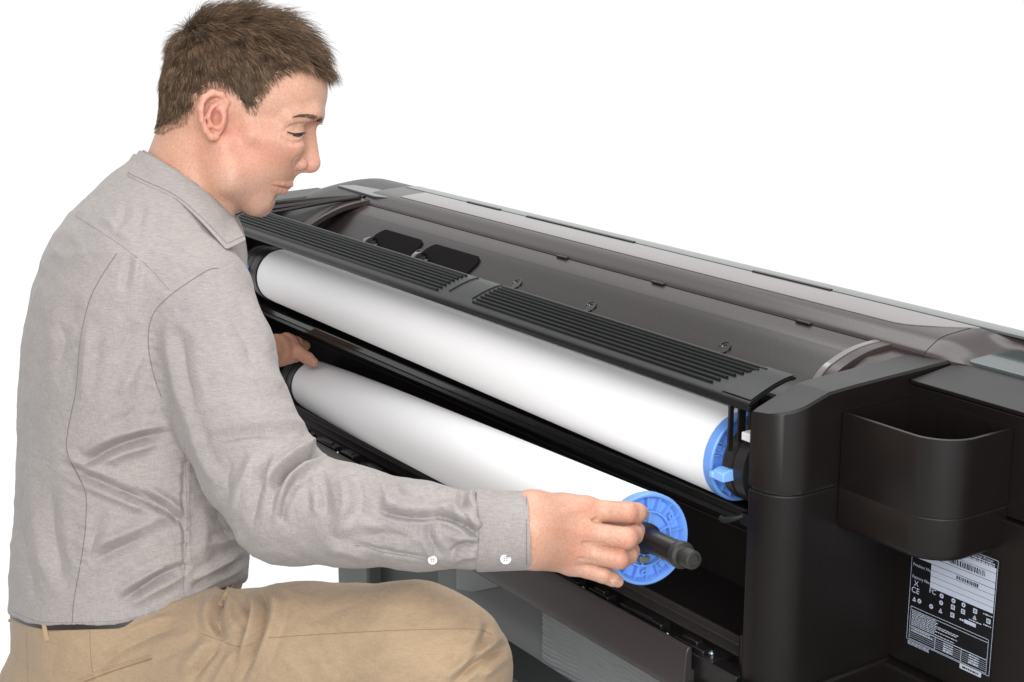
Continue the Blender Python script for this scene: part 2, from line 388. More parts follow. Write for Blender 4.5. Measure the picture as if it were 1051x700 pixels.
bm = B(); add_ext_x(bm, lsub(.250, .296, .0006)+lsub(.250, .296, -.002)[::-1], -1.05, .30); part('lid_edge', bm, M['lidedge'], lid, sharp=25)
bm = B()
for xa, xb in ((-.86, -.77), (-.70, -.45), (-.22, -.09)):
    bm = B(); add_ext_x(bm, lsub(.247, .2515, .0004)+lsub(.247, .2515, .0020)[::-1], xa, xb); part('lid_slot', bm, M['black'], lid)
# lid end section at the near side and the notch between them
bm = B(); lp2 = [(p[0], p[1]-.0006) for p in lp if p[0] >= .186] 
ep_ = smooth_prof([(.1860, .8495), (.205, .8515), (.225, .8540), (.246, .8585), (.256, .8675), (.264, .8706), (.280, .8684), (.296, .8594), (.304, .8444), (.306, .80)], 5)
def resamp(P, n):
    P = np.array(P); L_ = np.r_[0, np.cumsum(np.linalg.norm(np.diff(P, axis=0), axis=1))]; u_ = np.linspace(0, L_[-1], n); return np.stack([np.interp(u_, L_, P[:, 0]), np.interp(u_, L_, P[:, 1])], 1)
PA, PB = resamp(lp, 60), resamp(ep_, 60); rows = []
for x in np.r_[np.linspace(.1187, .185, 22), .5]:
    q_ = min(1, max(0, (x-.1187)/.055)); q_ = q_*q_*(3-2*q_); P_ = PA*(1-q_)+PB*q_-np.array([0, .0005])
    rows.append([bm.verts.new((x, p[0], p[1])) for p in P_]+[bm.verts.new((x, P_[0][0], .80))])
for a, b in zip(rows, rows[1:]):
    for k in range(len(a)): bm.faces.new((a[k], a[(k+1) % len(a)], b[(k+1) % len(a)], b[k]))
bm.faces.new(rows[0]); bm.faces.new(rows[-1][::-1])
endlid = part('lid_end_section', bm, M['lid'], sharp=30)
bm = B(); add_ext_x(bm, [(.1915, .80), (.1915, .8505), (.2000, .8515), (.21, .853), (.21, .80)], .0995, .1250); part('lid_corner', bm, M['lid'], bw=.0015)
bm = B(); c = [at(950, 358, 1.72), at(954, 354.5, 1.725), at(963, 352.5, 1.73), at(975, 351.5, 1.735), at(987, 351, 1.74)]
# small tinted window on the near end section
bm = B(); W0, W1 = .185, .50
pr = smooth_prof([(.162, .1845), (.154, .198), (.1525, .214), (.158, .232), (.172, .246), (.195, .2520)], 5); pr = [tuple(p) for p in pr]+[(.5, .2520), (.5, .1845)]
E_ = np.array(ep_); ez = lambda y: float(np.interp(y, E_[:, 0], E_[:, 1]))
pr = [(.5, .1885), *[(x, max(y, .1885)) for x, y in pr[:-1]]]
va = [bm.verts.new((x, y, .8505+.09*(y-.1845)+.0014)) for x, y in pr]; vb = [bm.verts.new((x, y, .8440)) for x, y in pr]
bm.faces.new(va)
for k in range(len(pr)): bm.faces.new((va[k], va[(k+1) % len(pr)], vb[(k+1) % len(pr)], vb[k]))
part('end_window', bm, M['screenwin'], endlid, bw=.001)

# --- far end: mirrored tower, rear housing, vent and cables
FX1 = -1.175
tower_cap('end_tower_cap', FX1-.075, FX1, True)
bm = B(); add_prism(bm, [(FX1-.07, -.045), (FX1, -.045), (FX1, .15), (FX1-.07, .15)], lambda p: (p[0], p[1], .40), lambda p: (p[0], p[1], .7485)); part('end_tower', bm, M['case_side'], bw=.003)
fh = smooth_prof([(.03, .800), (.07, .826), (.12, .846), (.17, .860), (.22, .868), (.262, .8700), (.295, .860), (.306, .82)], 5)
bm = B(); xs = np.linspace(-1.44, -1.06, 14); rows = []
for x in xs:
    dz = -.16*max(0, (-1.17-x)/.27)**1.7
    rows.append([bm.verts.new((x, p[0], p[1]+dz)) for p in fh]+[bm.verts.new((x, .306, .70)), bm.verts.new((x, .03, .70))])
for a, b in zip(rows, rows[1:]):
    for k in range(len(a)): bm.faces.new((a[k], a[(k+1) % len(a)], b[(k+1) % len(a)], b[k]))
bm.faces.new(rows[0]); bm.faces.new(rows[-1][::-1])
farhouse = part('far_end_cover', bm, M['case'], sharp=30)
p0 = [(-1.21, .022, .838), (-1.15, .075, .848), (-1.10, .125, .856), (-1.05, .165, .862)]
for k, (dx, dy, r) in enumerate(((0, 0, .0042), (.045, -.004, .0032), (.062, -.012, .0030), (.10, -.016, .0028))):
    bm = B(); add_tube(bm, smooth_prof([(p[0]+dx*(1-i/3)*1.2, p[1]+dy*(1-i/3.2), p[2]+.002*k*(1-i/3)) for i, p in enumerate(p0)], 6), r, 8); part('far_end_hose', bm, M['trough'])
bm = B(); ep = smooth_prof([(.03, .800), (.06, .826), (.09, .8420), (.125, .8535), (.160, .8590), (.176, .8590)], 6)
add_ext_x(bm, sheet(ep, .010), -1.062, -1.035); part('trough_end_arc', bm, M['lid'], trough, bw=.002, sharp=25)
bm = B(); add_ext_x(bm, [(.03, .79)]+[tuple(p-np.array([0, .012])) for p in ep]+[(.176, .79)], -1.066, -1.058); part('trough_end_wall', bm, M['gloss'], trough)
bm = B(); ins = smooth_prof([(.085, .8420), (.13, .857), (.19, .8715), (.24, .8770)], 5)
pr = [(-1.165, .185), (-1.10, .1815), (-1.03, .1785), (-.992, .190), (-.992, .210), (-1.07, .214), (-1.14, .206)]
bm.faces.new([bm.verts.new((x, y, .8655+.08*(y-.18))) for x, y in pr]); bm.faces.new([bm.verts.new((x, y, .8600)) for x, y in pr][::-1])
bm.verts.ensure_lookup_table()
for k in range(7): bm.faces.new((bm.verts[k], bm.verts[(k+1) % 7], bm.verts[13-(k+1) % 7+0 if False else 7+(k+1) % 7], bm.verts[7+k]))
part('end_window', bm, M['screenwin'], farhouse, bw=.001)

# --- under the upper roll: feed bar, back walls, cavity
bm = B(); add_box(bm, -1.16, .0985, .010, .034, .6800, .6930); part('feed_bar', bm, M['gloss'], bw=.002)
bm = B(); add_box(bm, -1.16, .0985, .008, .0098, .6780, .6835); part('feed_bar_trim', bm, M['guide'], bw=.0004)
bm = B(); add_box(bm, -1.17, .0990, .100, .112, .40, .800); part('back_wall', bm, M['cavity'])
bm = B(); add_box(bm, -1.15, .0985, .0975, .0998, .6195, .6215); part('back_wall_seam', bm, M['flap'], bw=.0004)
bm = B(); add_box(bm, -1.17, .0990, .004, .0998, .535, .552); part('cavity_floor', bm, M['cavity'], bw=.001)
bm = B(); add_ext_x(bm, [(.0, .5555), (.0035, .5560), (.0035, .53), (-.012, .5300), (-.018, .5440), (-.014, .5460), (-.002, .5480)], -1.17, .0990); part('drawer_lip', bm, M['flap'], bw=.0006)
bm = B(); add_ext_x(bm, [(-.012, .5440), (-.020, .5460), (-.034, .5440), (-.036, .5380), (-.036, .520), (-.012, .520)], -1.17, .0990); part('drawer_step', bm, M['case'], bw=.001)
# hinge rail with clips and screws
bm = B(); add_box(bm, -1.17, .0990, -.0560, -.037, .515, .5490)
rail = part('hinge_rail', bm, M['black'], bw=.001)
x = -1.10; k = 0
while x < .03:
    w = (.055, .034, .07, .045)[k % 4]
    cl = B(); add_box(cl, x, x+w, -.0535, -.0395, .5480, .5555+.002*(k % 3))
    add_box(cl, x+w*.25, x+w*.75, -.0520, -.0430, .5545, .5600+.001*(k % 2))
    if k % 2 == 0:
        sc = B(); add_lathe(sc, (x+w+.008, -.0505, .5490), (0, -.3, .95), [(0, .0030), (.0035, .0030), (.0045, .0015), (.0045, 0)], 12); part('rail_screw', sc, M['screw'], rail)
    part('rail_clip', cl, M['black'], rail, bw=.0012)
    x += w+.022; k += 1
cl = B(); sc = B(); add_box(cl, .040, .062, -.055, -.030, .536, .552); add_box(cl, .066, .090, -.05, -.028, .53, .545)
add_lathe(sc, (.052, -.046, .552), (0, -.3, .95), [(0, .0034), (.0035, .0034), (.0048, .0018), (.0048, 0)], 14)
part('rail_clip', cl, M['black'], rail, bw=.0012); part('rail_screw', sc, M['screw'], rail)
# fold-down flap
fp = smooth_prof([(-.0590, .5330), (-.0592, .5545), (-.0608, .5588), (-.0645, .5580), (-.0672, .5500), (-.0690, .5250), (-.0680, .5100), (-.0630, .5020), (-.0540, .5000)], 5)
bm = B(); pts = [tuple(p) for p in fp]+[(-.050, .505), (-.050, .53)]
flap = None
add_ext_x(bm, pts, -1.17, .036); flap = part('drawer_flap', bm, M['flap'], bw=.001, sharp=25)
bm = B(); pts2 = [(p[0], min(p[1], .5230)) for p in fp]+[(-.050, .505), (-.050, .52)]
add_ext_x(bm, [(-.058, .521), (-.066, .521), (-.0675, .508), (-.060, .499), (-.052, .499)], .0375, .0985); part('flap_end', bm, M['flap'], flap, bw=.001)
bm = B(); add_prism(bm, [(.084, -.036)]+arc(.0917, -.036, .0077, 180, 360, 8)+[(.0994, -.010), (.084, -.010)], lambda p: (p[0], p[1], .50), lambda p: (p[0], p[1], .587)); part('drawer_stop', bm, M['case'], bw=.003)
# lock hook below the upper roll's near end
bm = B(); add_tube(bm, smooth_prof([(.072, -.026, .706), (.062, -.034, .701), (.054, -.037, .698), (.048, -.037, .699)], 5), .0036, 10); add_box(bm, .068, .0985, -.030, -.005, .697, .709)
part('spindle_catch', bm, M['black'], bw=.001)

# --- stand below: leg, cross panels, rippled sheet, foot beams
st = B(); add_box(st, -1.035, -.93, .095, .14, .0, .50); part('stand_leg', st, M['grey1'], bw=.004)
st = B(); add_box(st, -.935, -.60, .12, .13, .12, .50); part('stand_dark_panel', st, M['grey3'], bw=.002)  # darker grey cross panel set further back
st = B(); add_box(st, -.655, .45, .06, .068, .05, .499); part('stand_panel', st, M['grey1'], bw=.002)
st = B()
def facet(pts, y0=.0585):
    st.faces.new([st.verts.new((x, y0, z)) for x, z in pts])
st.free()
st = B(); nx, nz = 240, 300
vs = []
for i in range(nx):
    for j in range(nz):
        x = -.385+.50*i/(nx-1); z = .470-.30*j/(nz-1)
        ph = z*1050 + 3.2*math.sin(x*34+z*9)+2.0*math.sin(x*71+1.3)+1.0*math.sin(x*120+z*60)
        vs.append(st.verts.new((x, .054-.0007*math.sin(ph)-.0003*math.sin(ph*.5+x*20), z)))
for i in range(nx-1):
    for j in range(nz-1): st.faces.new((vs[i*nz+j], vs[(i+1)*nz+j], vs[(i+1)*nz+j+1], vs[i*nz+j+1]))
rp = part('rippled_sheet', st, M['grey2'], sharp=0)
rp.data.polygons.foreach_set('use_smooth', np.ones(len(rp.data.polygons), bool))
st = B(); V_ = []
for x_, y_ in ((470, 578), (490, 583), (521, 600), (486, 607), (470, 604)):
    d_ = (at(x_, y_, 1)-CAM); V_.append(CAM+d_*((.0585-CAM[1])/d_[1]))
add_prism(st, V_, lambda p: tuple(p), lambda p: (p[0], p[1]-.003, p[2])); part('stand_facet_panel', st, M['grey2'], bw=.0005)  # lighter grey facet lying on the stand panel
st = B(); add_box(st, -.62, .35, -.03, .03, .345, .362); part('foot_beam', st, M['grey3'], bw=.003); st = B(); add_box(st, -.62, .35, -.085, -.042, .325, .342); part('foot_beam', st, M['grey3'], bw=.003)

# ------------------------------------------------------------------ rolls and spindles
def roll_set(A, Bp, r, lab_roll, lab_sp, loaded, taper=None, cone=0.0, rf=None):
    """A far paper end, Bp near paper end (world points)"""
    A = np.array(A); Bp = np.array(Bp); d = Bp-A; L = np.linalg.norm(d); d /= L
    R_ = empty('paper_roll', tuple(A), lab_roll, 'paper roll', 'paper rolls'); S_ = empty('roll_spindle', tuple(A), lab_sp, 'spindle', 'roll spindles')
    z = np.zeros(3)
    bm = B()
    ts = np.linspace(0, L, 60)
    rad = [r*(1-cone*(1-t/L))*(1 if taper is None else 1-taper*math.exp(-((t/L)/.16)**1.3)) for t in ts]
    prof = [(.0, rad[0]*.62), (0, rad[0]-.0006)]+[(t, q) for t, q in zip(ts[1:-1], rad[1:-1])]+[(L-.0004, r), (L, r-.0008), (L, r*.62)]
    add_lathe(bm, z, d, prof, 128); from_bm('paper', bm, M['paper'], R_, 40)
    bm = B(); add_lathe(bm, z, d, [(-.002, r*.52), (-.002, r*.615), (L+.0005, r*.615), (L+.0005, r*.52)], 64); from_bm('core_tube', bm, M['paperend'], R_, 40)
    # spindle: shaft, far hub, near blue stopper with ribs
    bm = B(); add_lathe(bm, z, d, [(-.06, 0), (-.06, .0125), (L+.04, .0125), (L+.04, .0)], 48) if loaded else add_lathe(bm, z, d, [(-.06, 0), (-.06, .0118), (L+.0695, .0118), (L+.0710, .0110), (L+.071, 0)], 48)
    from_bm('shaft', bm, M['shaft'], S_)
    bm = B(); add_lathe(bm, z, d, [(-.030, .0130), (-.030, rad[0]-.006), (-.024, rad[0]+.0005), (-.008, rad[0]+.0015), (-.0025, rad[0]+.001), (-.0025, .0130)], 96); from_bm('far_stopper', bm, M['hub'], S_)
    bm = B(); add_lathe(bm, z, d, [(-.075, .0), (-.075, .030), (-.070, .036), (-.058, .036), (-.056, .030), (-.050, .030), (-.048, .038), (-.034, .038), (-.0315, .014)], 64); from_bm('far_hub', bm, M['hub'], S_)
    # near stopper: shallow dish open to the outside
    Rf = (rf or r)+.0008; bm = B(); t0 = L+.0015
    dish = [(t0, .0150), (t0, Rf-.001), (t0+.001, Rf), (t0+.011, Rf), (t0+.0125, Rf-.0012), (t0+.0125, Rf-.0030), (t0+.0115, Rf-.0040), (t0+.0040, Rf-.0065), (t0+.0040, .0290), (t0+.0095, .0285), (t0+.0095, .0268), (t0+.0035, .0262), (t0+.0035, .0150)]
    add_lathe(bm, z, d, dish, 96, closed=True)
    flange = from_bm('blue_stopper', bm, M['blue'], S_, 30)
    _, u, v = frame(d)
    bm = B()
    def radial(a, r0, r1, w, h0, h1):
        e = u*math.cos(a)+v*math.sin(a); s_ = np.cross(d, e)
        P = [e*r0-s_*w+d*h0, e*r1-s_*w+d*h0, e*r1+s_*w+d*h0, e*r0+s_*w+d*h0]
        P2 = [p+d*(h1-h0) for p in P]; va = [bm.verts.new(p+d*t0) for p in P]; vb = [bm.verts.new(p+d*t0) for p in P2]
        for k in range(4): bm.faces.new((va[k], va[(k+1) % 4], vb[(k+1) % 4], vb[k]))
        bm.faces.new(va[::-1]); bm.faces.new(vb)
    nr = 18
    for k in range(nr): radial(2*math.pi*k/nr+.12, .0280, Rf-.0045, .0006, .0030, .0105)
    for k in range(6): radial(2*math.pi*(k+.3)/6, .0160, .0270, .0008, .0030, .0090)
    from_bm('stopper_rib', bm, M['blue'], flange, 30)
    bm = B()
    for a in (.55, 2.7, 4.6):
        bm = B(); c_ = (u*math.cos(a)+v*math.sin(a))*(.0345)
        add_lathe(bm, c_+d*t0, d, [(.003, .0030), (.0085, .0030), (.0085, .0016), (.0050, .0016), (.0050, 0)], 16); from_bm('stopper_boss', bm, M['blue'], flange, 30)
    # raised latch boxes
    for a, w in ((3.9, .007), (5.35, .006), (1.9, .006)):
        bm = B(); radial(a, .030, .0375, w, .0035, .0078); from_bm('stopper_latch', bm, M['blue'], flange, 30)
    # dark core grip between dish and shaft
    bm = B(); add_lathe(bm, z, d, [(t0, .0160), (t0+.0110, .0155), (t0+.0120, .0135), (t0+.012, .0110)], 48); from_bm('core_grip', bm, M['hub'], S_)
    bm = B(); a = 4.55; e = u*math.cos(a)+v*math.sin(a); s_ = np.cross(d, e)
    va = [bm.verts.new(e*q+s_*w+d*(t0+h)) for h in (.004, .0105) for q, w in ((.018, -.006), (.0245, -.0055), (.0245, .0055), (.018, .006))]
    for f in ((0,1,2,3),(7,6,5,4),(0,4,5,1),(1,5,6,2),(2,6,7,3),(3,7,4,0)): bm.faces.new([va[i] for i in f])
    bevel(from_bm('grey_latch', bm, M['worn'] if False else M['lidedge'], S_), .0008)
    if not loaded:
        bm = B(); add_lathe(bm, z, d, [(L+0.0690, .0), (L+0.0690, .0108), (L+0.0705, .0130), (L+0.0730, .0134), (L+0.0775, .0134), (L+0.0790, .0128), (L+0.0800, .0095), (L+0.0815, .0090), (L+0.0830, .0096), (L+0.0950, .0094), (L+0.0970, .0085), (L+0.0975, .0062), (L+0.0955, .0055), (L+0.0955, 0)], 48)
        from_bm('worn_end_journal', bm, M['worn'], S_, 25)
    return R_, S_, d, L, u, v, flange
XN = .0265; UA = np.array((-1.012, 0, .7590)); UB = np.array((XN, 0, .7530))
RU = roll_set(tuple(UA), tuple(UB), .0452, 'upper white paper roll loaded under the ribbed roll guide', 'upper spindle with blue stopper and lever, seated beside the end tower', True, cone=.08)
Bn = at(664.5, 553.3, 1.530) ; An = at(322, 395, 2.45); dn = (Bn-An)/np.linalg.norm(Bn-An); An = Bn-dn*1.0250
Pn = Bn-dn*.012
RL = roll_set(An, Pn, .0448, 'lower white paper roll pulled out in both hands of the man', 'lower spindle gripped by the man, its black shaft pointing out of the drawer', False, taper=.10, cone=.03, rf=.0458)
# near hub, lever and collar on the loaded spindle (S_ sits at the far paper end: local coordinates are world minus A)
FARLEV = (-1.066-UA[0], -1.051-UA[0], -.055, -.034, .7590-UA[2], .7720-UA[2])
S_ = RU[1]; off = np.array([-UA[0], 0, .7530-UA[2]])
bm = B(); add_lathe(bm, off, (1, 0, 0), [(.036, 0), (.036, .020), (.047, .020), (.047, .036), (.050, .0395), (.061, .0395), (.0625, .036), (.0645, .036), (.066, .0400), (.080, .0400), (.082, .034), (.098, .034), (.098, 0)], 72); from_bm('bearing_hub', bm, M['hub'], S_)
bm = B(); OX = -UA[0]; OZ = UA[2]-.0030
add_prism(bm, [(-.053, .741), (-.053, .750), (-.045, .7525), (-.034, .751), (-.034, .740)], lambda p: (OX+.050, p[0], p[1]-OZ), lambda p: (OX+.0665, p[0], p[1]-OZ)); bevel(from_bm('blue_lever', bm, M['blue2'], S_), .0012)
bm = B(); add_prism(bm, [(-.055, .7425), (-.055, .7485), (-.040, .7500), (-.040, .7420)], lambda p: (OX+.0475, p[0], p[1]-OZ), lambda p: (OX+.053, p[0], p[1]-OZ)); bevel(from_bm('lever_tip', bm, M['blue2'], S_), .001)
bm = B(); add_box(bm, OX+.076, OX+.090, -.040, -.028, .036-.006, .0445-.006); bevel(from_bm('white_tag', bm, M['whitepl'], S_), .001)
bm = B(); add_box(bm, *FARLEV); bevel(from_bm('blue_lever', bm, M['blue2'], S_), .001)
# ------------------------------------------------------------------ the man
# Modelled with signed-distance shapes in a depth-true frame: x, y as seen from the lens, w = depth offset (915.6 units to the metre at 1.73 m)
import openvdb
D0 = 1.73
def to_world(P):
    P = np.asarray(P, float); d = D0 + P[:, 2]*D0/FPX
    return CAM + (FWD + RIGHT*((P[:, 0:1]-CX)/FPX) + UPV*((CY-P[:, 1:2])/FPX))*d[:, None]
def tw(x, y, w): return to_world(np.array([[x, y, w]]))[0]
def cap_(a, b, ra, rb):
    a = np.array(a, float); b = np.array(b, float); ab = b-a; L2 = ab@ab
    def f(P):
        t = np.clip(((P-a)@ab)/L2, 0, 1); return np.linalg.norm(P-a-t[:, None]*ab, axis=1)-(ra+(rb-ra)*t)
    r = max(ra, rb); return f, np.minimum(a, b)-r, np.maximum(a, b)+r
def ell_(c, r, rotz=0.0, roty=0.0):
    c = np.array(c, float); r = np.array(r, float); R_ = np.eye(3)
    if rotz: k, s = math.cos(rotz), math.sin(rotz); R_ = np.array([[k, s, 0], [-s, k, 0], [0, 0, 1]]) @ R_
    if roty: k, s = math.cos(roty), math.sin(roty); R_ = np.array([[k, 0, s], [0, 1, 0], [-s, 0, k]]) @ R_
    def f(P):
        q = (P-c)@R_.T; k0 = np.linalg.norm(q/r, axis=1); k1 = np.linalg.norm(q/(r*r), axis=1)
        return k0*(k0-1)/np.maximum(k1, 1e-9)
    m = r.max(); return f, c-m, c+m
class Sdf:
    def __init__(s, fold=None): s.ops = []; s.fold = fold
    def add(s, prim, k=4.0): s.ops.append(('+', prim, k)); return s
    def cut(s, prim, k=4.0): s.ops.append(('-', prim, k)); return s
    def chain(s, pts, k=4.0):
        for a, b in zip(pts, pts[1:]): s.add(cap_(a[:3], b[:3], a[3], b[3]), k)
        return s
    def ev(s, P):
        if s.fold: P = s.fold(P)
        d = np.full(len(P), 60.0)
        for op, (f, lo, hi), k in s.ops:
            m = 24+2*k; idx = np.where(np.all((P > lo-m) & (P < hi+m), axis=1))[0]
            if not len(idx): continue
            v = f(P[idx]); c = d[idx]
            if op == '+': h = np.maximum(k-np.abs(c-v), 0)/k; d[idx] = np.minimum(c, v)-h*h*k*.25
            else: h = np.maximum(k-np.abs(c+v), 0)/k; d[idx] = np.maximum(c, -v)+h*h*k*.25
        return d
def mesh_sdf(S, lo, hi, h, post=None):
    lo = np.array(lo, float); hi = np.array(hi, float); C = 4; H = h*C
    n = np.ceil((hi-lo)/H).astype(int)+1
    ax = [lo[i]+H*np.arange(n[i]) for i in range(3)]
    G = np.stack(np.meshgrid(*ax, indexing='ij'), -1).reshape(-1, 3)
    ev = S.ev if post is None else (lambda P: post(P, S.ev(P)))
    c = ev(G).reshape(n)
    near = np.abs(c) < H*1.9
    nf = (n-1)*C+1
    fine = np.empty(nf, np.float32)
    # fill from the coarse grid by nearest, then evaluate exactly near the surface
    ii = [np.clip(np.round(np.arange(nf[i])/C).astype(int), 0, n[i]-1) for i in range(3)]
    fine[:] = c[np.ix_(*ii)]
    msk = near[np.ix_(*ii)]
    idx = np.argwhere(msk)
    for k in range(0, len(idx), 1500000):
        q = idx[k:k+1500000]; fine[q[:, 0], q[:, 1], q[:, 2]] = ev(lo+q*h)
    g = openvdb.FloatGrid(float(h*4)); g.copyFromArray(np.clip(fine, -h*4, h*4))
    v, q = g.convertToQuads(0.0)
    return lo+v.astype(float)*h, q.astype(int)
def np_mesh(name, V, F, mat, parent=None, world=True):
    """V in sdf frame (or world), F int array (n,4) or (n,3)"""
    X = V if not world else to_world(V)
    me = bpy.data.meshes.new(name); k = F.shape[1]
    me.vertices.add(len(X)); me.vertices.foreach_set('co', np.ascontiguousarray(X, np.float32).ravel())
    me.loops.add(F.size); me.loops.foreach_set('vertex_index', np.ascontiguousarray(F, np.int32).ravel())
    me.polygons.add(len(F)); me.polygons.foreach_set('loop_start', np.arange(0, F.size, k, dtype=np.int32))
    me.update(calc_edges=True)
    return link(name, me, mat, parent, 0), me
def set_smooth(me): me.polygons.foreach_set('use_smooth', np.ones(len(me.polygons), bool)); me.update()
def vnormals(V, F):
    n = np.zeros_like(V); a = V[F[:, 2]]-V[F[:, 0]]; b = V[F[:, 3]]-V[F[:, 1]]; fn = np.cross(a, b)
    for k in range(4): np.add.at(n, F[:, k], fn)
    return n/np.maximum(np.linalg.norm(n, axis=1), 1e-9)[:, None]
def subdiv(V, F):
    E = np.concatenate([F[:, [i, (i+1) % 4]] for i in range(4)]); E.sort(axis=1)
    U, inv = np.unique(E, axis=0, return_inverse=True); inv = inv.reshape(-1)
    nF = len(F); nV = len(V); mid = (V[U[:, 0]]+V[U[:, 1]])/2; cen = V[F].mean(1)
    e = [nV+inv[i*nF:(i+1)*nF] for i in range(4)]; c = nV+len(U)+np.arange(nF)
    F2 = np.concatenate([np.stack([F[:, i], e[i], c, e[(i+3) % 4]], 1) for i in range(4)])
    return np.concatenate([V, mid, cen]), F2
def relax(V, F, it=2, lam=.5):
    for _ in range(it):
        s = np.zeros_like(V); cnt = np.zeros(len(V))
        for i in range(4):
            for j in ((i+1) % 4, (i+3) % 4):
                np.add.at(s, F[:, i], V[F[:, j]]); np.add.at(cnt, F[:, i], 1)
        V = V*(1-lam)+lam*s/np.maximum(cnt, 1)[:, None]
    return V
_perm = RNG.random((32, 32, 32)).astype(np.float32)
def vn(P):
    """smooth value noise, -1..1"""
    i = np.floor(P).astype(int); f = P-i; f = f*f*(3-2*f); o = 0
    for a in (0, 1):
        for b in (0, 1):
            for c in (0, 1):
                w = (f[:, 0] if a else 1-f[:, 0])*(f[:, 1] if b else 1-f[:, 1])*(f[:, 2] if c else 1-f[:, 2])
                o = o+w*_perm[(i[:, 0]+a) % 32, (i[:, 1]+b) % 32, (i[:, 2]+c) % 32]
    return o*2-1
def strokes(V, Nn, lst, facing=True):
    """folds: polyline (x, y), half width, height (negative = crease); returns offset along the normal"""
    off = np.zeros(len(V)); front = np.clip(-Nn[:, 2]*2.2+.25, 0, 1) if facing else np.ones(len(V))
    for pl, wd, amp in lst:
        P = np.array(smooth_prof(pl, 5)); m = wd*4
        idx = np.where((V[:, 0] > P[:, 0].min()-m) & (V[:, 0] < P[:, 0].max()+m) & (V[:, 1] > P[:, 1].min()-m) & (V[:, 1] < P[:, 1].max()+m) & (front > 0))[0]
        if not len(idx): continue
        Q = V[idx, :2]; best = np.full(len(idx), 1e9); tt = np.zeros(len(idx)); n = len(P)-1
        for k in range(n):
            a, b = P[k], P[k+1]; ab = b-a; t = np.clip(((Q-a)@ab)/(ab@ab+1e-9), 0, 1)
            dd = np.linalg.norm(Q-a-t[:, None]*ab, axis=1); u = dd < best
            best[u] = dd[u]; tt[u] = (k+t[u])/n
        taper = np.clip(np.minimum(tt, 1-tt)*4, .0, 1)**.7; q = best/wd
        pf = np.exp(-q**1.15*1.15) - .30*np.exp(-((q-2.0)/.8)**2) if amp < 0 else np.exp(-q**1.7) - .25*np.exp(-((q-2.1)/.8)**2)
        off[idx] += amp*taper*pf*front[idx]
    return off
def skin_material():
    m, nt, b = new_mat('skin')
    a = N(nt, 'ShaderNodeAttribute', attribute_name='tone'); tc = N(nt, 'ShaderNodeTexCoord')
    n1 = N(nt, 'ShaderNodeTexNoise', _Scale=38.0, _Detail=6.0); n2 = N(nt, 'ShaderNodeTexNoise', _Scale=420.0, _Detail=4.0)
    for n in (n1, n2): nt.links.new(tc.outputs['Object'], n.inputs['Vector'])
    mx = N(nt, 'ShaderNodeMix', data_type='RGBA', blend_type='MULTIPLY'); mx.inputs['Factor'].default_value = 1.0
    cr = N(nt, 'ShaderNodeValToRGB'); cr.color_ramp.elements[0].position = .30; cr.color_ramp.elements[0].color = (.94, .87, .84, 1); cr.color_ramp.elements[1].position = .68; cr.color_ramp.elements[1].color = (1.0, 1.0, 1.0, 1)
    nt.links.new(n1.outputs['Fac'], cr.inputs['Fac']); nt.links.new(a.outputs['Color'], mx.inputs['A']); nt.links.new(cr.outputs['Color'], mx.inputs['B'])
    m2 = N(nt, 'ShaderNodeMix', data_type='RGBA', blend_type='MULTIPLY'); m2.inputs['Factor'].default_value = 1.0
    c2 = N(nt, 'ShaderNodeValToRGB'); c2.color_ramp.elements[0].position = .33; c2.color_ramp.elements[0].color = (.87, .82, .79, 1); c2.color_ramp.elements[1].position = .62; c2.color_ramp.elements[1].color = (1, 1, 1, 1)
    nt.links.new(n2.outputs['Fac'], c2.inputs['Fac']); nt.links.new(mx.outputs['Result'], m2.inputs['A']); nt.links.new(c2.outputs['Color'], m2.inputs['B'])
    nt.links.new(m2.outputs['Result'], b.inputs['Base Color'])
    b.inputs['Roughness'].default_value = .48; b.inputs['Specular IOR Level'].default_value = .38
    b.inputs['Subsurface Weight'].default_value = .18; b.inputs['Subsurface Radius'].default_value = (.9, .35, .2); b.inputs['Subsurface Scale'].default_value = .006
    bp = N(nt, 'ShaderNodeBump', _Strength=.22, _Distance=.0008); nt.links.new(n2.outputs['Fac'], bp.inputs['Height']); nt.links.new(bp.outputs['Normal'], b.inputs['Normal'])
    return m
